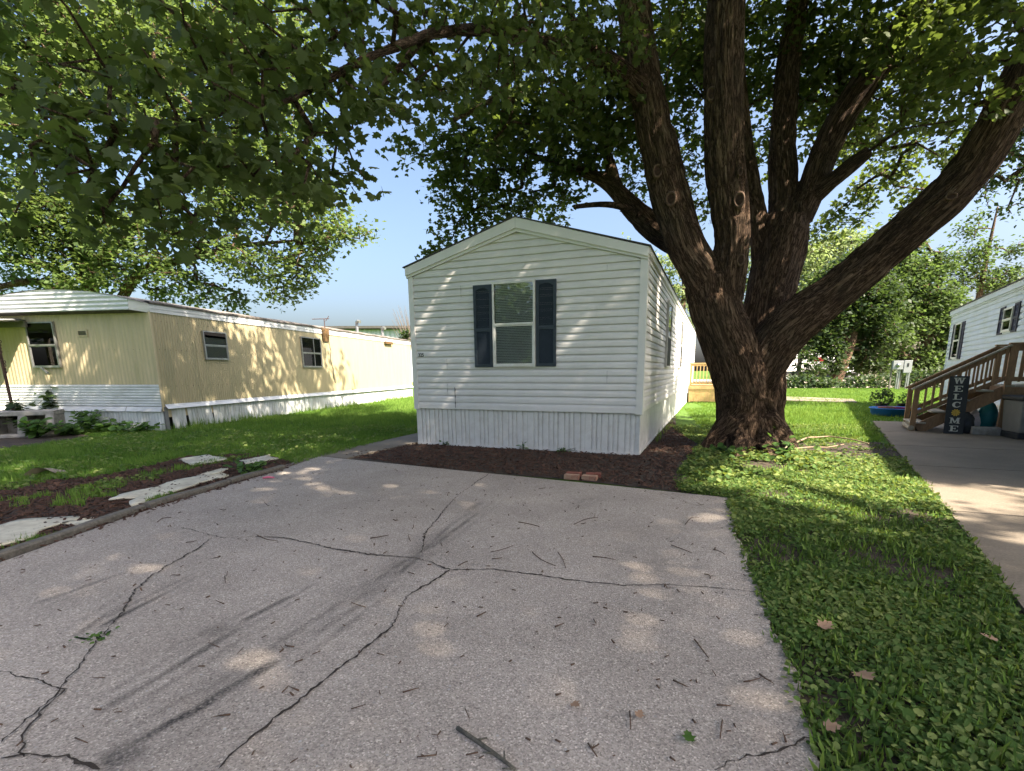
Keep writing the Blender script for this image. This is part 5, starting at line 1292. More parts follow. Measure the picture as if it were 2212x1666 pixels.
# left hand tree behind the yellow home
tb = np.array([*at(215, 780, 25)[:2], 0.0])
ll = [limb_w([tb, tb + [0, 0, 3.2], tb + [.4, -.2, 5.5], tb + [.6, -.4, 9], tb + [.2, -.5, 14], tb + [-.5, -.6, 18]], [.42, .36, .32, .26, .18, .08]),
      limb_w([tb + [0, 0, 3.0], at(300, 585, 24.5), at(400, 560, 24), at(520, 530, 23.4), at(640, 520, 22.6)], [.24, .20, .16, .11, .05]),
      limb_w([tb + [0, 0, 4.0], at(120, 570, 24), at(20, 562, 23), at(-120, 540, 22)], [.2, .18, .16, .14]),
      limb_w([tb + [.1, 0, 5.0], at(140, 490, 24), at(0, 488, 23), at(-100, 480, 22)], [.2, .17, .15, .12]),
      limb_w([tb + [.2, 0, 6.0], at(350, 420, 24), at(480, 330, 24), at(560, 220, 24)], [.3, .24, .18, .1]),
      limb_w([tb + [-.2, 0, 3.4], at(100, 600, 24), at(40, 610, 23.5), at(-40, 630, 23)], [.2, .17, .14, .1])]
tree_simple('broadleaf_tree', 'tall sunlit broadleaf tree spreading above the yellow home', ll,
    px_lobes([(60, 90, 24, 3.2), (230, 30, 24, 3.2), (60, 260, 23, 2.6), (250, 200, 24, 2.8), (420, 120, 24.5, 3), (560, 90, 25, 2.8), (440, 300, 24, 2.6), (600, 260, 24, 2.2), (560, 400, 23.6, 2.1), (640, 470, 22.8, 1.7), (700, 460, 22, 1.0), (740, 500, 21.6, .8), (785, 500, 21.4, .42),
              (690, 530, 22, .9), (640, 580, 22.4, 1.2), (600, 620, 22.6, .8), (540, 560, 23, 1.5), (440, 520, 23.8, 1.4), (430, 620, 24, 1.0), (330, 470, 24, 1.4), (250, 520, 24, 1.0), (150, 450, 23.6, 1.4), (60, 520, 23, 1.0), (40, 420, 23, 1.5), (110, 620, 24, .9), (350, 640, 24.5, .8), (500, 650, 24, .8), (180, 580, 24, .7), (660, 400, 23, 1.1), (20, 600, 24, .9), (200, 480, 23.5, 1.6), (120, 540, 23.2, 1.4), (300, 530, 23.2, 1.5), (220, 590, 23, 1.1), (380, 590, 23.2, 1.0), (60, 470, 22.6, 1.4), (150, 610, 23, .8), (20, 540, 22.6, 1.2), (480, 440, 23, 1.6), (280, 590, 25.5, 1.0), (660, 620, 22.4, .5)]),
    34, 15, .21, .55, 'leaf_left', seed=21, leaf=LEAF_SMALL)

# tall tree to the right of the camera, whose shade lies over the driveway
sb = np.array([11.2, -6.0, 0.0]); g8 = np.random.default_rng(12); sl = []
while len(sl) < 105:
    q = g8.normal(0, 1, 3); q /= np.linalg.norm(q); q *= g8.random() ** .33
    c_ = np.array([9.6, -4.2, 14.0]) + q * [7.0, 6.2, 4.2]
    if not sl or min(np.sum((c_ - s_[0]) ** 2) for s_ in sl) > .9: sl.append((c_, g8.uniform(1.1, 1.7)))
tree_simple('shade_tree', 'tall leafy tree right of the driveway whose shade falls across the concrete',
    [limb_w([sb, sb + [0, 0, 5], sb + [-.4, .4, 9], sb + [-1.0, 1.0, 14], sb + [-1.2, 1.4, 17]], [.5, .42, .36, .22, .08]), limb_w([sb + [-.2, .2, 7], sb + [-3, 1.5, 11], sb + [-6, 3, 13]], [.26, .18, .06]),
     limb_w([sb + [-.2, .2, 8], sb + [1.5, 3.5, 12], sb + [2, 6, 14]], [.24, .16, .06]), limb_w([sb + [-.2, .2, 8], sb + [1.5, -1.5, 12], sb + [3, -2.5, 14]], [.24, .16, .06])],
    sl, 16, 15, .20, .45, 'leaf_maple', seed=44, leaf=LEAF_SMALL, cull=lambda P_: sunny(P_) & (rng.random(len(P_)) < .985))

# trees at the back on the right
b = np.array([*gp(1800, 833), 0.0]) * [41 / gp(1800, 833)[1], 41 / gp(1800, 833)[1], 1]
tree_simple('background_tree', 'leaning dark green tree in front of the parked truck', 
    [limb_w([b, at(1815, 800, 41), at(1840, 740, 41.5), at(1850, 640, 42), at(1850, 560, 42.5)], [.55, .45, .38, .26, .12]), limb_w([at(1840, 740, 41.5), at(1790, 700, 41), at(1750, 680, 41)], [.2, .15, .08])],
    px_lobes([(1780, 690, 42, 2.3), (1840, 660, 42, 2.6), (1760, 740, 41, 1.3), (1800, 760, 41, 1.0), (1890, 720, 42, 2.0), (1860, 770, 42, 1.3), (1790, 620, 43, 1.8), (1850, 590, 43, 2.2), (1760, 660, 42, 1.4), (1900, 640, 42, 2.0), (1735, 770, 40, .7), (1900, 790, 42, .9), (1750, 800, 40, .8), (1800, 790, 40.5, .9), (1775, 730, 41, 1.2), (1720, 720, 41, .9)]),
    42, 12, .34, .75, 'leaf_shrub', 'trees behind the lawn', 31)
b = np.array([*at(1985, 830, 45)[:2], 0.0])
tree_simple('background_tree', 'broad mid green tree between the parked truck and the right hand home',
    [limb_w([b, b + [0, 0, 3], b + [.3, 0, 7], b + [.2, 0, 11]], [.5, .4, .28, .1])],
    px_lobes([(1960, 690, 45, 2.3), (2010, 650, 45, 2.2), (1950, 600, 45, 2.4), (2010, 580, 45.5, 2.0), (2030, 710, 45, 1.8), (1980, 770, 45, 1.6), (2040, 770, 45, 1.4), (1930, 770, 45, 1.2), (1900, 540, 46, 1.8), (1960, 530, 46, 1.5), (1880, 690, 44, 2.0), (1920, 720, 44, 1.8), (1950, 810, 44, 1.0), (2020, 800, 44, 1.2), (1860, 790, 43, 1.0), (1890, 640, 44, 1.8), (2060, 680, 45, 1.6), (2060, 740, 45, 1.5)]),
    36, 12, .36, .8, 'leaf_far', 'trees behind the lawn', 32)
b = np.array([*at(2093, 760, 52)[:2], 0.0])
tree_simple('background_tree', 'slim feathery young tree above the roof of the right hand home',
    [limb_w([b, b + [0, 0, 5], b + [.2, 0, 12], b + [.5, 0, 17]], [.4, .32, .2, .07])],
    px_lobes([(2100, 560, 52, 1.6), (2080, 600, 52, 1.3), (2125, 600, 52, 1.5), (2095, 500, 52, 1.1), (2110, 470, 52, .7), (2150, 620, 52, 1.4), (2060, 630, 52, 1.3), (2190, 600, 52, 1.6), (2130, 530, 52, 1.0), (2200, 540, 52, 1.2)]),
    24, 9, .36, .85, 'leaf_far', 'trees behind the lawn', 33)
b = np.array([21.0, 15.5, 0.0])
tree_simple('background_tree', 'tree whose drooping dark sprays enter at the right edge above the home',
    [limb_w([b, b + [0, 0, 4], b + [-.3, .2, 8], b + [-.2, .3, 11]], [.4, .33, .24, .1]), limb_w([b + [0, 0, 5.2], at(2260, 330, 17), at(2170, 390, 17)], [.16, .10, .04])],
    px_lobes([(2190, 300, 17, .9), (2200, 380, 17, .8), (2150, 400, 17, .55), (2120, 440, 17, .4), (2185, 450, 17, .45), (2230, 250, 17, 1.2), (2290, 330, 17, 1.5), (2160, 330, 17, .5), (2300, 150, 17, 1.8)]),
    36, 12, .15, .34, 'leaf_shrub', 'trees behind the lawn', 34, tilt=.8, droop=.8)
b = np.array([*at(1655, 800, 52)[:2], 0.0])
tree_simple('background_tree', 'pale drooping willow seen between the trunks of the maple',
    [limb_w([b, b + [0, 0, 4], b + [.4, 0, 10], b + [.2, 0, 15]], [.5, .4, .25, .1])],
    px_lobes([(1640, 560, 52, 2.0), (1660, 620, 52, 2.0), (1610, 620, 52, 1.6), (1700, 580, 53, 2.2), (1740, 620, 53, 2.0), (1690, 660, 52, 1.8), (1740, 560, 53, 2.2), (1790, 540, 54, 2.2), (1620, 690, 52, 1.4), (1730, 700, 53, 1.6), (1780, 590, 54, 1.8), (1840, 520, 54, 1.8)]),
    20, 10, .40, .9, 'leaf_pale', 'trees behind the lawn', 35, droop=1.0)
b = np.array([*at(1465, 800, 50)[:2], 0.0])
tree_simple('background_tree', 'pale green tree showing above the right eave of the white home',
    [limb_w([b, b + [0, 0, 4], b + [.2, 0, 9], b + [-.2, 0, 12.5]], [.45, .36, .22, .1])],
    px_lobes([(1440, 620, 50, 1.7), (1480, 640, 50, 1.8), (1455, 570, 50, 1.6), (1420, 560, 50, 1.0), (1500, 580, 50, 1.6), (1490, 700, 50, 1.4), (1390, 560, 50, .7), (1355, 525, 50, .45), (1410, 610, 50, 1.1)]),
    15, 10, .36, .8, 'leaf_pale', 'trees behind the lawn', 36, droop=.9)
for i, (x_, y_, h_, w_) in enumerate(((-26, -20, 9, 6), (-13, -24, 11, 6.5), (0, -27, 9, 6), (13, -25, 12, 6.5), (27, -20, 10, 6), (-34, -4, 11, 6))):  # unseen trees added to dim low sky light and darken window reflections
    b = np.array([x_, y_, 0.0]); g = np.random.default_rng(90 + i)
    lo = [(b + [g.uniform(-w_, w_) * .7, g.uniform(-2, 2), g.uniform(.12, 1.0) * h_], g.uniform(2.0, 3.0)) for _ in range(14)]
    tree_simple('unseen_tree', ['unseen round tree added far left behind the camera', 'unseen tall tree added left of centre behind the camera', 'unseen round tree added straight behind the camera', 'unseen tallest tree added right of centre behind the camera', 'unseen broad tree added far right behind the camera', 'unseen tree added far off on the left'][i],
        [limb_w([b, b + [0, 0, h_ * .4], b + [.3, 0, h_ * .9]], [.4, .3, .1])], lo, 5, 9, .62, 1.2, 'leaf_far', 'unseen trees added to cut sky light and reflections', 90 + i)
# bare shrub behind the white home's left eave
b = np.array([*at(880, 790, 34)[:2], 0.0]); g9 = np.random.default_rng(3); lb = []
lb.append(limb_w([b, b + [.1, 0, 2.5]], [.12, .09]))
tips = [at(845 + 40 * g9.random(), 655 + 50 * g9.random(), 34) for _ in range(16)]
for q in tips: lb.append(limb_w([b + [.1, 0, 1.5 + g9.random()], (b + q) / 2 + [.3, 0, .9], q], [.05, .028, .008]))
m = MB()
for Q, r in lb: m.tube([tuple(p - b) for p in Q], list(r), 5)
bs = empty('bare_shrub', tuple(b)); tag(bs, 'leafless pale shrub sticking up beside the left eave of the white home', 'shrub')
m.build('stems', 'bare_branch', bs)
P = np.array([at(865 + 22 * g9.random(), 712 + 30 * g9.random(), 34) for _ in range(160)])
V_, F_, C_2, r_2 = inst(*LEAF_DIAMOND, P, frames(g9.normal(0, .6, (160, 3)) + [0, 0, 1], g9.normal(0, 1, (160, 3))), g9.uniform(.15, .3, 160), g9.random(160))
link('foliage', np_mesh('foliage', V_ - b, F_, C_2, {'rnd': r_2}), 'leaf_far', bs)
# low shrubs along the far edge of the lawn
for i, (px, w_, h_) in enumerate(((1700, 1.5, .9), (1740, 1.5, 1.0), (1785, 1.4, .7), (1858, 1.6, .8), (1898, 1.6, 1.0), (1975, 1.7, 1.2), (2010, 1.6, 1.3), (2040, 1.5, 1.5))):
    c = np.array([*at(px, 835, 37.5)[:2], 0.0]); g = np.random.default_rng(60 + i)
    where = ['beside the wooden pole', 'just right of the wooden pole', 'below the truck', 'right of the leaning tree', 'left of the meter pedestals', 'behind the porch stairs', 'left of the right hand home', 'against the right hand home'][i]
    t = empty('low_shrub', tuple(c)); tag(t, 'low dark shrub behind the lawn ' + where, 'shrub', 'shrubs along the back of the lawn')
    n = 700; q = g.normal(0, 1, (n, 3)); q /= np.linalg.norm(q, axis=1, keepdims=True); q *= (g.random(n) ** .35)[:, None] * [w_, .9, h_]; q[:, 2] = np.abs(q[:, 2]) + .05
    V_, F_, C_2, r_2 = inst(*LEAF_DIAMOND, q, frames(g.normal(0, .6, (n, 3)) + [0, -.3, 1], q), g.uniform(.14, .3, n), g.random(n))
    link('foliage', np_mesh('foliage', V_, F_, C_2, {'rnd': r_2}), 'leaf_shrub', t)
    m = MB()
    for j in range(5): m.tube([(0, 0, 0), tuple(g.normal(0, .35, 2) * [w_, .6]) + (h_ * .7,)], .03, 4)
    m.build('stems', 'twig', t)

# ================================================================== GROUND COVER AND LITTER
def sample_poly(poly, n, g):
    P = np.array(poly); lo, hi = P.min(0), P.max(0); q = g.uniform(lo, hi, (n, 2)); return q[in_poly(q, poly)]
def poly_area(poly):
    p = np.array(poly); x, y = p[:, 0], p[:, 1]; return abs(np.dot(x, np.roll(y, -1)) - np.dot(y, np.roll(x, -1))) / 2
def bbox_area(poly):
    p = np.array(poly); return np.prod(p.max(0) - p.min(0))
gr = np.random.default_rng(77)
LEAF_OBLONG = (np.array([(0, 0, 0), (.13, .3, .03), (.17, .6, .05), (.09, .88, .02), (0, 1, -.04), (-.09, .88, .02), (-.17, .6, .05), (-.13, .3, .03)], float), [0, 1, 2, 3, 4, 4, 5, 6, 7, 0], [5, 5])
def clover(poly, dens, size, name_parts, hmax=.05, skip=None, tmpl=None):
    n = int(dens * bbox_area(poly)); q = sample_poly(poly, n, gr)
    if skip is not None: q = q[~skip(q)]
    P3_ = np.c_[q, np.zeros(len(q))]
    cl = vnoise(P3_, 1.1, 4) * .6 + vnoise(P3_, 3.1, 6) * .4
    keep = gr.random(len(q)) < np.clip((cl - .27) * 3.2, .03, 1); q = q[keep]; cl = cl[keep]
    n = len(q); P = np.c_[q, GZ + .012 + gr.random(n) * hmax * (.4 + cl)]
    nr = gr.normal(0, .42, (n, 3)) + [0, -.08, 1]; a = gr.uniform(0, 2 * math.pi, n); fw = np.c_[np.cos(a), np.sin(a), np.zeros(n)]
    s = size * gr.uniform(.55, 1.45, n)
    name_parts.append(inst(*(tmpl or LEAF_ROUND), P, frames(nr, fw), s, np.clip(gr.random(n) ** 1.5 * .85 + (cl - .5) * .9 + .12, 0, 1)))
strip_near = [(0.55, -.3), (0.83, .8), (1.02, 1.49), (1.24, 2.19), (1.42, 2.84), (1.66, 3.74), (padx(3.74), 3.74), (padx(2.2), 2.2), (padx(.8), .8), (padx(-.3), -.3)]
strip_mid = [(1.66, 3.74), (2.17, 5.3), (1.75, 5.62), (1.85, 6.3), (2.15, 7.0), (padx(7), 7.0), (padx(5), 5.0), (padx(3.74), 3.74)]
strip_far = [(2.15, 7.0), (2.6, 8.0), (3.2, 9.3), (3.5, 12.5), (padx(12.5), 12.5), (padx(9), 9.0), (padx(7), 7.0)]
cp = []
trunk_skip = lambda q: (np.hypot((q[:, 0] - 4.0), (q[:, 1] - 9.05)) < .78)
clover(strip_near, 6500, .026, cp, .045); clover(strip_near, 300, .038, cp, .06); clover(strip_mid, 3300, .030, cp, .04, trunk_skip); clover(strip_mid, 240, .046, cp, .06, trunk_skip); clover(strip_far, 1300, .040, cp, .05, trunk_skip)
clover([(1.9, 5.7), (2.1, 6.4), (2.5, 7.4), (3.1, 8.4), (5.0, 8.1), (4.6, 7.2), (3.4, 6.4)], 330, .070, cp, .11)
clover(strip_near, 1200, .036, cp, .05, None, LEAF_OBLONG); clover(strip_mid, 600, .046, cp, .05, trunk_skip, LEAF_OBLONG)
# sprigs that creep over the slab edge
n = 700; t = gr.random(n) * .62 + .36; e = poly_at(DR, t); P = np.c_[e[:, 0] + gr.normal(.01, .028, n), e[:, 1], .008 + gr.random(n) * .02]
a = gr.uniform(0, 6.28, n); cp.append(inst(*LEAF_ROUND, P, frames(gr.normal(0, .35, (n, 3)) + [0, 0, 1], np.c_[np.cos(a), np.sin(a), a * 0]), .032 * gr.uniform(.6, 1.3, n), gr.random(n)))
V, F_, C_, r = join(cp)
tag(link('ground_cover', np_mesh('ground_cover', V, F_, C_, {'rnd': r}), 'leaf_clover'), 'low round-leaved weeds covering the strip right of the driveway', 'ground cover', kind='stuff')
print('clover tris ~', len(C_) * 3)

BLADE = (np.array([(-.5, 0, 0), (.5, 0, 0), (.35, .55, .12), (0, 1, .45), (-.35, .55, .12)], float), [0, 1, 2, 3, 4], [5])
BLADE_THIN = (np.array([(-.5, 0, 0), (.5, 0, 0), (0, 1, .3)], float), [0, 1, 2], [3])
def grass(poly, dens, h, w, blades, out, skip=None, lean=.8, tmpl=None):
    n = int(dens * bbox_area(poly)); q = sample_poly(poly, n, gr)
    if skip is not None: q = q[~skip(q)]
    P3_ = np.c_[q, np.zeros(len(q))]; cl = vnoise(P3_, .8, 14) * .5 + vnoise(P3_, 2.7, 16) * .5
    q = np.repeat(q, blades, 0) + gr.normal(0, .02, (len(q) * blades, 2)); cl = np.repeat(cl, blades); n = len(q)
    a = gr.uniform(0, 2 * math.pi, n); tilt = gr.uniform(.15, lean, n)
    up = np.c_[np.cos(a) * np.sin(tilt), np.sin(a) * np.sin(tilt), np.cos(tilt)]          # along the blade
    nr = np.c_[np.cos(a) * np.cos(tilt), np.sin(a) * np.cos(tilt), -np.sin(tilt)]
    M = frames(-nr, up); M[:, :, 0] *= w / h
    s = h * gr.uniform(.55, 1.25, n) * (.6 + .8 * cl)
    out.append(inst(*(tmpl or BLADE_THIN), np.c_[q, np.full(n, GZ)], M, s, np.clip(gr.random(n) * .7 + (cl - .45) * .9 + .1, 0, 1)))
def bare_left(q):
    P3_ = np.c_[q, np.zeros(len(q))]; v = vnoise(P3_, 1.5, 31) * .6 + vnoise(P3_, 4.5, 33) * .4
    return in_poly(q, LB) & (v > .36)
def dirt(q): return in_poly(q, [gp(*p) for p in ((-80, 985), (60, 962), (200, 942), (150, 930), (-80, 940))])
lawn_near = [(-4.12, 3.4), (-4.08, 5.0), (-3.75, 7.1), (-3.73, 7.25), (-3.05, 10.0), wl(-5.3, 3), (-5.6, 12.6), (-9.0, 11.9), (-14, 12.8), (-14, 9.0), (-9.5, 7.5), (-6.5, 4.5)]
lawn_back = [wl(-5.3, 3), wl(-5.3, 14), (-3.5, 30), (-6.5, 30), (-6.6, 27.4), (-9.0, 12.2), (-5.6, 12.6)]
gp_ = []
sk = lambda q: bare_left(q) | dirt(q)
grass(lawn_near, 520, .075, .011, 4, gp_, sk); grass(lawn_back, 230, .085, .016, 4, gp_)
clover(lawn_near, 260, .05, cp2 := [], .05, sk)
lawn_right = [(3.6, 10.0), (padx(10) - .02, 10.0), (9.3, 13.45), (11, 13.0), (16, 19.5), (16.4, 20.2), (30, 20), (30, 36.8), (9, 36.8), wl(.1, 20), wl(.15, 15), wl(1.4, 9)]
grass(lawn_right, 75, .085, .022, 4, gp_, lambda q: np.hypot(q[:, 0] - 4, q[:, 1] - 9) < 1.0)
grass([(3.6, 9.6), (7.0, 9.6), (9.0, 13.3), (11, 17), (8, 20), (5.6, 18)], 170, .08, .016, 4, gp_)
grass(strip_near, 260, .075, .004, 4, gp_, lean=1.4, tmpl=BLADE); grass(strip_mid, 260, .06, .0045, 4, gp_, lean=1.4, tmpl=BLADE)
# rank growth along the skirting of the yellow home
yl2w = lambda x, y: tuple(np.array(YC) + x * np.array([math.cos(YPSI), math.sin(YPSI)]) + y * np.array([-math.sin(YPSI), math.cos(YPSI)]))
grass([yl2w(.03, 0), yl2w(.22, 0), yl2w(.22, 15.6), yl2w(.03, 15.6)], 120, .20, .014, 4, gp_)
grass([wl(.02, 1.5), wl(.14, 1.5), wl(.14, 14), wl(.02, 14)], 40, .13, .012, 3, gp_)
V, F_, C_, r = join(gp_)
tag(link('lawn_grass', np_mesh('lawn_grass', V, F_, C_, {'rnd': r}), 'grass_blade'), 'short green lawn grass around the homes', 'grass', kind='stuff')
V, F_, C_, r = join(cp2)
tag(link('lawn_clover', np_mesh('lawn_clover', V, F_, C_, {'rnd': r}), 'leaf_clover'), 'clover leaves mixed into the left lawn', 'ground cover', kind='stuff')
print('grass blades', len(C_))

# mulch chips
CHIP = (np.array([(-.5, -.16, 0), (.5, -.12, 0), (.42, .15, .02), (-.45, .16, .0), (-.45, -.12, .10), (.45, -.09, .12), (.38, .11, .12), (-.4, .12, .09)], float),
        [4, 5, 6, 7, 0, 1, 5, 4, 1, 2, 6, 5, 2, 3, 7, 6, 3, 0, 4, 7], [4, 4, 4, 4, 4])
def chips(name, poly, n, size, mat, label, cat, z=-.018, skip=None, dz=.02):
    q = sample_poly(poly, n, gr)
    if skip is not None: q = q[~skip(q)]
    n = len(q); a = gr.uniform(0, 6.283, n)
    M = frames(gr.normal(0, .28, (n, 3)) + [0, 0, 1], np.c_[np.cos(a), np.sin(a), a * 0])
    V, F_, C_, r = inst(*CHIP, np.c_[q, z + gr.random(n) * dz], M, size * gr.uniform(.35, 1.5, n), gr.random(n))
    return tag(link(name, np_mesh(name, V, F_, C_, {'rnd': r}), mat), label, cat, kind='stuff')
front_bed = [(-3.3, 8.25), (-1.37, 7.08), (0.49, 6.36), (1.75, 5.66), (1.85, 6.2), (2.2, 7.3), (3.05, 8.7), (3.3, 10.5), (3.9, 13.5), wl(.02, 5), wl(.02, -.02), wl(-4.36, -.03)]
chips('bark_mulch', front_bed, 30000, .050, 'mulch_chip', 'dark brown bark mulch in the bed below the white home', 'mulch')
chips('bark_mulch', LB, 16000, .055, 'mulch_chip', 'dark brown bark mulch in the weedy bed left of the driveway', 'mulch', skip=lambda q: ~bare_left(q) & (gr.random(len(q)) < .7))
DWP = [tuple(p) for p in DL[1:]] + [tuple(p) for p in DR[::-1][:-1]]
chips('bark_litter', [(p[0], p[1]) for p in DWP], 900, .022, 'twig', 'small scattered bark flakes on the driveway', 'litter', z=.005, dz=.001)

# ---- weed barrier sheets showing through the mulch
def flat_sheet(pts, seed, label, z=.014):
    P = np.array([gp(*p) for p in pts]); n = 56; d = np.r_[0, np.cumsum(np.linalg.norm(np.diff(np.r_[P, P[:1]], axis=0), axis=1))]
    s = np.linspace(0, d[-1], n + 1)[:-1]; Q = np.r_[P, P[:1]]; E = np.stack([np.interp(s, d, Q[:, 0]), np.interp(s, d, Q[:, 1])], -1)
    g = np.random.default_rng(seed); E += g.normal(0, .007, E.shape) + .03 * np.c_[np.sin(s * 9 + seed), np.cos(s * 7 + seed)]
    c = E.mean(0); vs = []; fs = []
    for k_, f in enumerate((1.0, .8, .5)): vs += [(c[0] + (x - c[0]) * f, c[1] + (y - c[1]) * f, z + .006 * math.sin(x * 7 + y * 5 + seed) * (.4 + f) ) for x, y in E]
    for k_ in range(2): fs += [(k_ * n + i, k_ * n + (i + 1) % n, (k_ + 1) * n + (i + 1) % n, (k_ + 1) * n + i) for i in range(n)]
    fs.append(tuple(range(2 * n, 3 * n)))
    o = MB().add(vs, fs).build('weed_barrier_sheet', 'sheet_cream', smooth=True)
    sol = o.modifiers.new('t', 'SOLIDIFY'); sol.thickness = .016; sol.offset = 1
    return tag(o, label, 'sheet', 'cream sheets in the mulch')
flat_sheet([(-60, 1150), (60, 1124), (150, 1117), (166, 1123), (110, 1140), (60, 1163), (-60, 1205)], 1, 'large cream sheet in the mulch at the left edge of the photo')
flat_sheet([(232, 1082), (300, 1060), (370, 1042), (430, 1030), (480, 1020), (497, 1026), (440, 1044), (380, 1062), (330, 1078), (280, 1094), (300, 1076)], 2, 'long ragged cream sheet in the mulch beside the timber edging')
flat_sheet([(388, 995), (440, 983), (470, 986), (490, 995), (440, 1001), (410, 1005)], 3, 'small cream sheet at the edge of the lawn, left of the other small one')
flat_sheet([(522, 996), (560, 988), (582, 984), (598, 993), (560, 999), (535, 1002)], 4, 'small cream sheet at the edge of the lawn nearest the driveway corner')
flat_sheet([(430, 1028), (470, 1016), (498, 1013), (490, 1019), (455, 1027)], 5, 'narrow cream strip just beyond the long ragged sheet')
flat_sheet([(150, 1131), (190, 1122), (196, 1125), (170, 1134)], 6, 'sliver of cream sheet in front of the large left sheet')
c = gp(95, 1025); rows = []
for i in range(15):
    t = i / 14; rows.append([(.28 * (t - .5) + .05 * math.sin(u * 3), .20 * (u - .5), .012 + .085 * math.sin(math.pi * min(1, t * 1.1)) * (1 - .5 * u) + .02 * math.cos(u * 6)) for u in np.linspace(0, 1, 8)])
o = MB().grid(rows).build('curled_card', 'sheet_tan', smooth=True); o.location = (c[0], c[1], -.01); o.rotation_euler = (0, 0, .5); o.scale = (1.3, 1.2, 1.1)
tag(o, 'curled tan scrap of card lying in the grass at the left', 'card')
c = gp(580, 1034); o = MB().tube([(-.07, -.01, .012), (.0, 0, .02), (.075, .01, .012)], [.012, .016, .008], 7).build('pink_wrapper', 'pink'); o.location = (c[0], c[1], .0); tag(o, 'small pink wrapper lying beside the long cream sheet', 'litter')

# ---- landscape timbers
def timber(p, q, w_, label):
    p, q = np.array(p), np.array(q); d = q - p; L = np.linalg.norm(d); n = 16; rows = []
    sec = [(-.045, -.03), (.045, -.03), (.047, .028), (.030, .045), (-.032, .043), (-.047, .026), (-.045, -.03)]
    for i in range(n + 1):
        x = L * i / n; rows.append([(x, y + .006 * math.sin(x * 4 + 1), z + .004 * math.sin(x * 6) ) for y, z in sec])
    o = MB().grid(rows).add([rows[0][k_] for k_ in range(6)], [(0, 1, 2, 3, 4, 5)]).add([rows[-1][k_] for k_ in range(6)], [(5, 4, 3, 2, 1, 0)]).build('landscape_timber', 'wood_grey')
    o.location = (p[0], p[1], .004); o.rotation_euler = (0, 0, math.atan2(d[1], d[0])); tag(o, label, 'timber', 'timbers edging the driveway')
timber((-4.13, 2.2), (-4.10, 4.93), .09, 'nearest weathered timber edging the left side of the driveway')
timber((-4.09, 4.99), (-3.93, 6.1), .09, 'middle weathered timber edging the driveway beside the long cream sheet')
timber((-3.925, 6.16), (-3.72, 7.12), .09, 'farthest weathered timber edging the driveway near the path')

# ---- bricks
bc_ = gp(1258, 1032)
for dx, dy, dz, rz, mt, lb_ in ((-.10, .14, 0, -.32, 'brick', 'red brick at the back left of the small brick pile'), (.16, .10, .0, -.22, 'brick', 'red brick at the back right of the small brick pile'), (-.14, .0, 0, -.34, 'brick_worn', 'worn pale brick at the front left of the brick pile'), (.09, -.06, 0, -.38, 'brick_worn', 'worn pale brick at the front right of the brick pile')):
    o = box('brick', mt, None, -.10, .10, -.048, .048, -.02, .045, bevel=.006); o.location = (bc_[0] + dx, bc_[1] + dy, dz); o.rotation_euler = (0, 0, rz); tag(o, lb_, 'brick', 'bricks at the edge of the bed')

# ---- weeds by the yellow home
def weed(px, py, hgt, nst, nl, ls, label, seed, spread=.25, group='weeds by the yellow home', lm_='leaf_weed', c=None):
    g = np.random.default_rng(seed); c = c or gp(px, py); t = empty('weed_plant', (c[0], c[1], GZ)); tag(t, label, 'weed', group)
    m = MB(); P, D = [], []
    for i in range(nst):
        tip = np.array([g.normal(0, spread), g.normal(0, spread * .6), hgt * g.uniform(.6, 1.1)]); mid = tip * [.35, .35, .55]
        m.tube([(0, 0, 0), tuple(mid), tuple(tip)], [.010, .007, .003], 5)
        for j in range(nl):
            u = .25 + .75 * j / nl; p = mid * (2 * u) if u < .5 else mid + (tip - mid) * (2 * u - 1)
            a = j * 2.4 + i; d = np.array([math.cos(a), math.sin(a), .25]); P.append(p + d * .03); D.append(d)
    m.build('stems', 'leaf_shrub', t)
    P, D = np.array(P), np.array(D); n = len(P)
    V, F_, C_, r = inst(*LEAF_ROUND, P, frames(g.normal(0, .3, (n, 3)) + [0, -.25, 1], D), ls * g.uniform(.6, 1.25, n), g.random(n))
    link('leaves', np_mesh('leaves', V, F_, C_, {'rnd': r}), lm_, t)
weed(52, 940, 1.0, 5, 13, .16, 'tall thin weed growing through the hollow concrete block', 1, .16, lm_='leaf_shrub')
weed(128, 925, 1.1, 10, 14, .18, 'tall broad leaved dark weed right of the concrete block', 2, .20, lm_='leaf_shrub')
weed(80, 944, .46, 10, 9, .17, 'bushy weed in front of the concrete block', 3, .30)
weed(190, 930, .50, 13, 10, .14, 'light green bushy weed against the white skirting', 4, .34)
weed(245, 932, .34, 13, 9, .15, 'low spreading weed left of the corner of the yellow home', 5, .36)
weed(300, 934, .26, 12, 8, .13, 'small leafy weed nearest the corner of the yellow home', 6, .34)
weed(160, 938, .28, 12, 8, .15, 'ground hugging weed between the block and the skirting', 7, .36)
weed(1660, 968, .62, 3, 9, .08, 'thin leafy sapling growing at the foot of the maple trunk', 8, .07, group='weeds under the maple')
weed(1690, 985, .30, 8, 6, .10, 'light green sprouts right of the maple roots', 9, .30, group='weeds under the maple')
weed(1580, 985, .22, 9, 6, .10, 'round leaved weeds in front of the maple roots', 10, .35, group='weeds under the maple')
weed(1168, 968, .16, 2, 3, .09, 'single sprout against the white skirting', 11, .03, group='weeds at the white skirting', c=tuple(np.array(wl(-2.08, -.07))))
weed(960, 962, .10, 4, 4, .05, 'tiny weed near the left end of the white skirting', 12, .06, group='weeds at the white skirting', c=tuple(np.array(wl(-3.7, -.08))))
weed(1240, 975, .08, 7, 4, .05, 'low clump of weeds at the middle of the white skirting', 13, .14, group='weeds at the white skirting', c=tuple(np.array(wl(-1.35, -.08))))
weed(212, 1378, .045, 8, 5, .022, 'little green tuft growing in the driveway crack', 14, .04, group='weeds in the driveway')
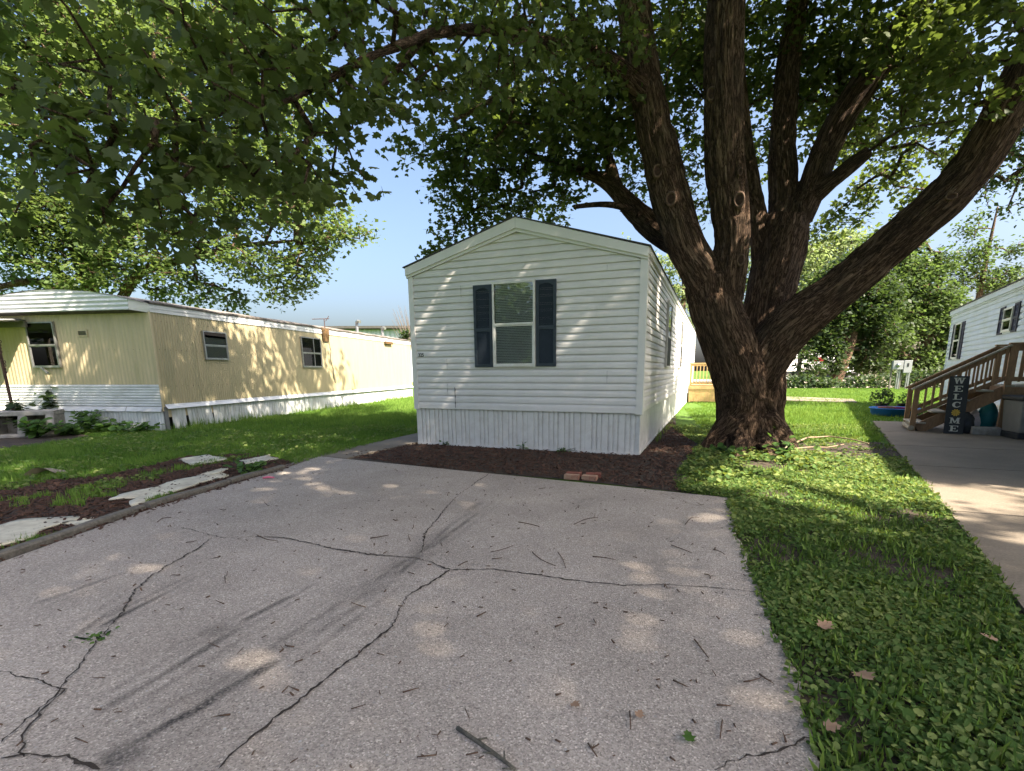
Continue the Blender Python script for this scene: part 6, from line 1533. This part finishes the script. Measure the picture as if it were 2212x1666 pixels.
weed(650, 985, .2, 7, 6, .10, 'pale broad leaved weed at the far driveway corner', 15, .2, group='weeds in the driveway', c=(-4.0, 6.75))

# ---- fallen wood under the maple
def stick(pts, r0, r1, name, mat, label, cat, group=None, z=.01, forks=0, seed=0):
    g = np.random.default_rng(seed); P = np.array([(*gp(*p), z) for p in pts]); c = P[0].copy(); c[2] = 0
    Q, r = resample(P, np.linspace(r0, r1, len(P)), .05); Q[:, 2] += .02 * np.abs(np.sin(np.linspace(0, 5, len(Q)))) * (r0 > .012)
    m = MB(); m.tube([tuple(q - c) for q in Q], list(r), 6)
    for _ in range(forks):
        i = g.integers(1, len(Q)); d = g.normal(0, 1, 3); d[2] = abs(d[2]) * .2; d /= np.linalg.norm(d); m.tube([tuple(Q[i] - c), tuple(Q[i] - c + d * min(r0 * 6, .045))], [r[i] * .7, r[i] * .4], 5)
    o = m.build(name, mat, smooth=True); o.location = tuple(c); return tag(o, label, cat, group)
stick([(1680, 985), (1720, 965), (1745, 952), (1790, 950), (1840, 958), (1875, 968)], .022, .010, 'fallen_branch', 'branch_pale', 'long pale fallen branch lying right of the maple trunk', 'branch', z=.06, forks=2, seed=1)
stick([(1700, 978), (1760, 974), (1800, 972), (1822, 968)], .014, .008, 'fallen_branch', 'branch_pale', 'shorter pale fallen branch just in front of the long one', 'branch', z=.05, forks=1, seed=2)
stick([(1528, 968), (1560, 964), (1595, 965)], .055, .045, 'fallen_log', 'twig_grey', 'short bark covered log at the foot of the maple', 'log', z=.03, seed=3)
stick([(988, 1578), (1030, 1606), (1065, 1632), (1092, 1650), (1112, 1668)], .009, .006, 'fallen_stick', 'twig_grey', 'thick lichen grey stick at the bottom of the driveway', 'stick', z=.012, forks=4, seed=4)
gt = np.random.default_rng(19); cnt = 0
tw_px = [(1060, 1195, 1110, 1180), (1150, 1195, 1200, 1225), (1205, 1195, 1222, 1230), (1040, 1290, 1070, 1270), (1280, 1205, 1330, 1212), (1450, 1180, 1490, 1195), (1540, 1190, 1565, 1200), (1240, 1135, 1290, 1120), (1120, 1130, 1165, 1140),
         (1500, 1385, 1530, 1425), (950, 1265, 965, 1240), (760, 1305, 790, 1315), (1480, 1135, 1510, 1120), (555, 1158, 600, 1170), (800, 1165, 840, 1158), (340, 1130, 370, 1120), (990, 1225, 1010, 1215), (1560, 1265, 1620, 1255), (1170, 1165, 1210, 1155), (1610, 1250, 1640, 1240),
         (1360, 1540, 1362, 1580), (1555, 1600, 1560, 1560), (1640, 1460, 1670, 1480), (1030, 1335, 1050, 1325), (1270, 1610, 1290, 1640), (870, 1500, 905, 1490), (610, 1500, 625, 1485)]
used = set(); tries = 0
def twig_label(x0, y0, x1, y1, forked):
    p, q = np.array(gp(x0, y0)), np.array(gp(x1, y1)); L = np.linalg.norm(q - p); d = np.abs(q - p) / (L + 1e-9)
    size = 'tiny' if L < .06 else 'short' if L < .11 else 'long'
    ori = 'pointing at the home' if d[1] > .88 else 'lying crosswise' if d[0] > .88 else 'lying slantwise'
    row = 'far end' if y0 < 1150 else 'middle' if y0 < 1300 else 'near part' if y0 < 1480 else 'bottom'
    c_ = (x0 - (330 - (y0 - 1050) * .7)) / (1260 + (y0 - 1050) * .6)
    col = 'left side' if c_ < .28 else 'left of centre' if c_ < .5 else 'right of centre' if c_ < .75 else 'right side'
    return '%s %s twig %s, %s of the driveway, %s' % (size, 'forked' if forked else 'plain', ori, row, col)
while cnt < 80 and tries < 600:
    tries += 1
    if tries <= len(tw_px): x0, y0, x1, y1 = tw_px[tries - 1]
    else:
        y0 = gt.uniform(1050, 1655); x0 = gt.uniform(420 - (y0 - 1050) * .5, 1540 + (y0 - 1075) * .34); L = gt.uniform(8, 30) * (y0 - 700) / 600; a = gt.uniform(0, 6.28); x1, y1 = x0 + L * math.cos(a), y0 + L * .55 * math.sin(a)
        if not in_poly(np.array([gp(x0, y0), gp(x1, y1)]), DWP).all(): continue
    mx, my = (x0 + x1) / 2 + gt.normal(0, 5), (y0 + y1) / 2 + gt.normal(0, 5); nf = int(gt.integers(0, 3))
    lab = twig_label(x0, y0, x1, y1, nf > 0)
    if lab in used: continue
    used.add(lab)
    stick([(x0, y0), (mx, my), (x1, y1)], gt.uniform(.0022, .0048), gt.uniform(.0014, .003), 'fallen_twig', 'twig', lab, 'twig', 'twigs on the driveway', z=.010, forks=nf, seed=100 + cnt); cnt += 1
print('twigs', cnt)
# fallen leaves
tvb, tfb, tcb = LEAF_BIG
for i, (px, py, s_, mt, lb_) in enumerate(((1490, 1608, .05, 'leaf_weed', 'fresh green maple leaf lying on the lower right of the driveway'), (1875, 1600, .0, '', ''), (1237, 1525, .045, 'dead_leaf', 'brown dry leaf flat on the lower middle of the driveway'), (1378, 1555, .04, 'dead_leaf', 'curled brown leaf right of the flat dry leaf'),
        (1735, 2000, 0, '', ''), (1852, 1470, .09, 'dead_leaf', 'large dry leaf among the clover right of the driveway'), (1772, 1370, .08, 'dead_leaf', 'dry pale leaf in the shaded clover'), (2150, 1400, .07, 'dead_leaf', 'dry leaf in the clover at the right edge of the photo'), (1700, 1000, .12, 'dead_leaf', 'dry brown leaf in the sunny clover near the maple'), (1780, 1590, .06, 'dead_leaf', 'small dry leaf in the clover beside the lower driveway edge'))):
    if s_ == 0: continue
    me = np_mesh('fallen_leaf', tvb * [1, 1, -1.3] * s_, tfb, tcb, {'rnd': np.full(len(tvb), .5)})
    c = gp(px, py); o = link('fallen_leaf', me, mt); o.location = (c[0], c[1], .014 if px < 1600 and py > 1100 else .04); o.rotation_euler = (.1, .1, i * 1.9); tag(o, lb_, 'leaf')

import OpenImageIO as oiio, sys, numpy as np
a=oiio.ImageBuf('/workdir/render_main.png').get_pixels(oiio.UINT8).astype(float)
h,w=a.shape[:2]; 
def m(n,x,y,r=6):
    x=int(x/2212*w); y=int(y/1666*h); print(n,a[max(0,y-r):y+r,max(0,x-r):x+r,:3].mean((0,1)).round())
m('sky mid',800,400);m('sky low',720,640);m('drive near',1300,1500,20);m('drive far',900,1080,10);m('house',1300,750);m('house up',1100,560);m('yshade',400,800,4);m('ylit',800,790,4);m('lawn',650,910);m('strip lit',1700,1030);m('strip shade',1800,1350);m('pad',2150,1000);m('bark',1570,400);m('leaf',400,300,15);m('mulch',1100,985,3);m('righthome',2160,650,3);m('skirt',1100,920,5)
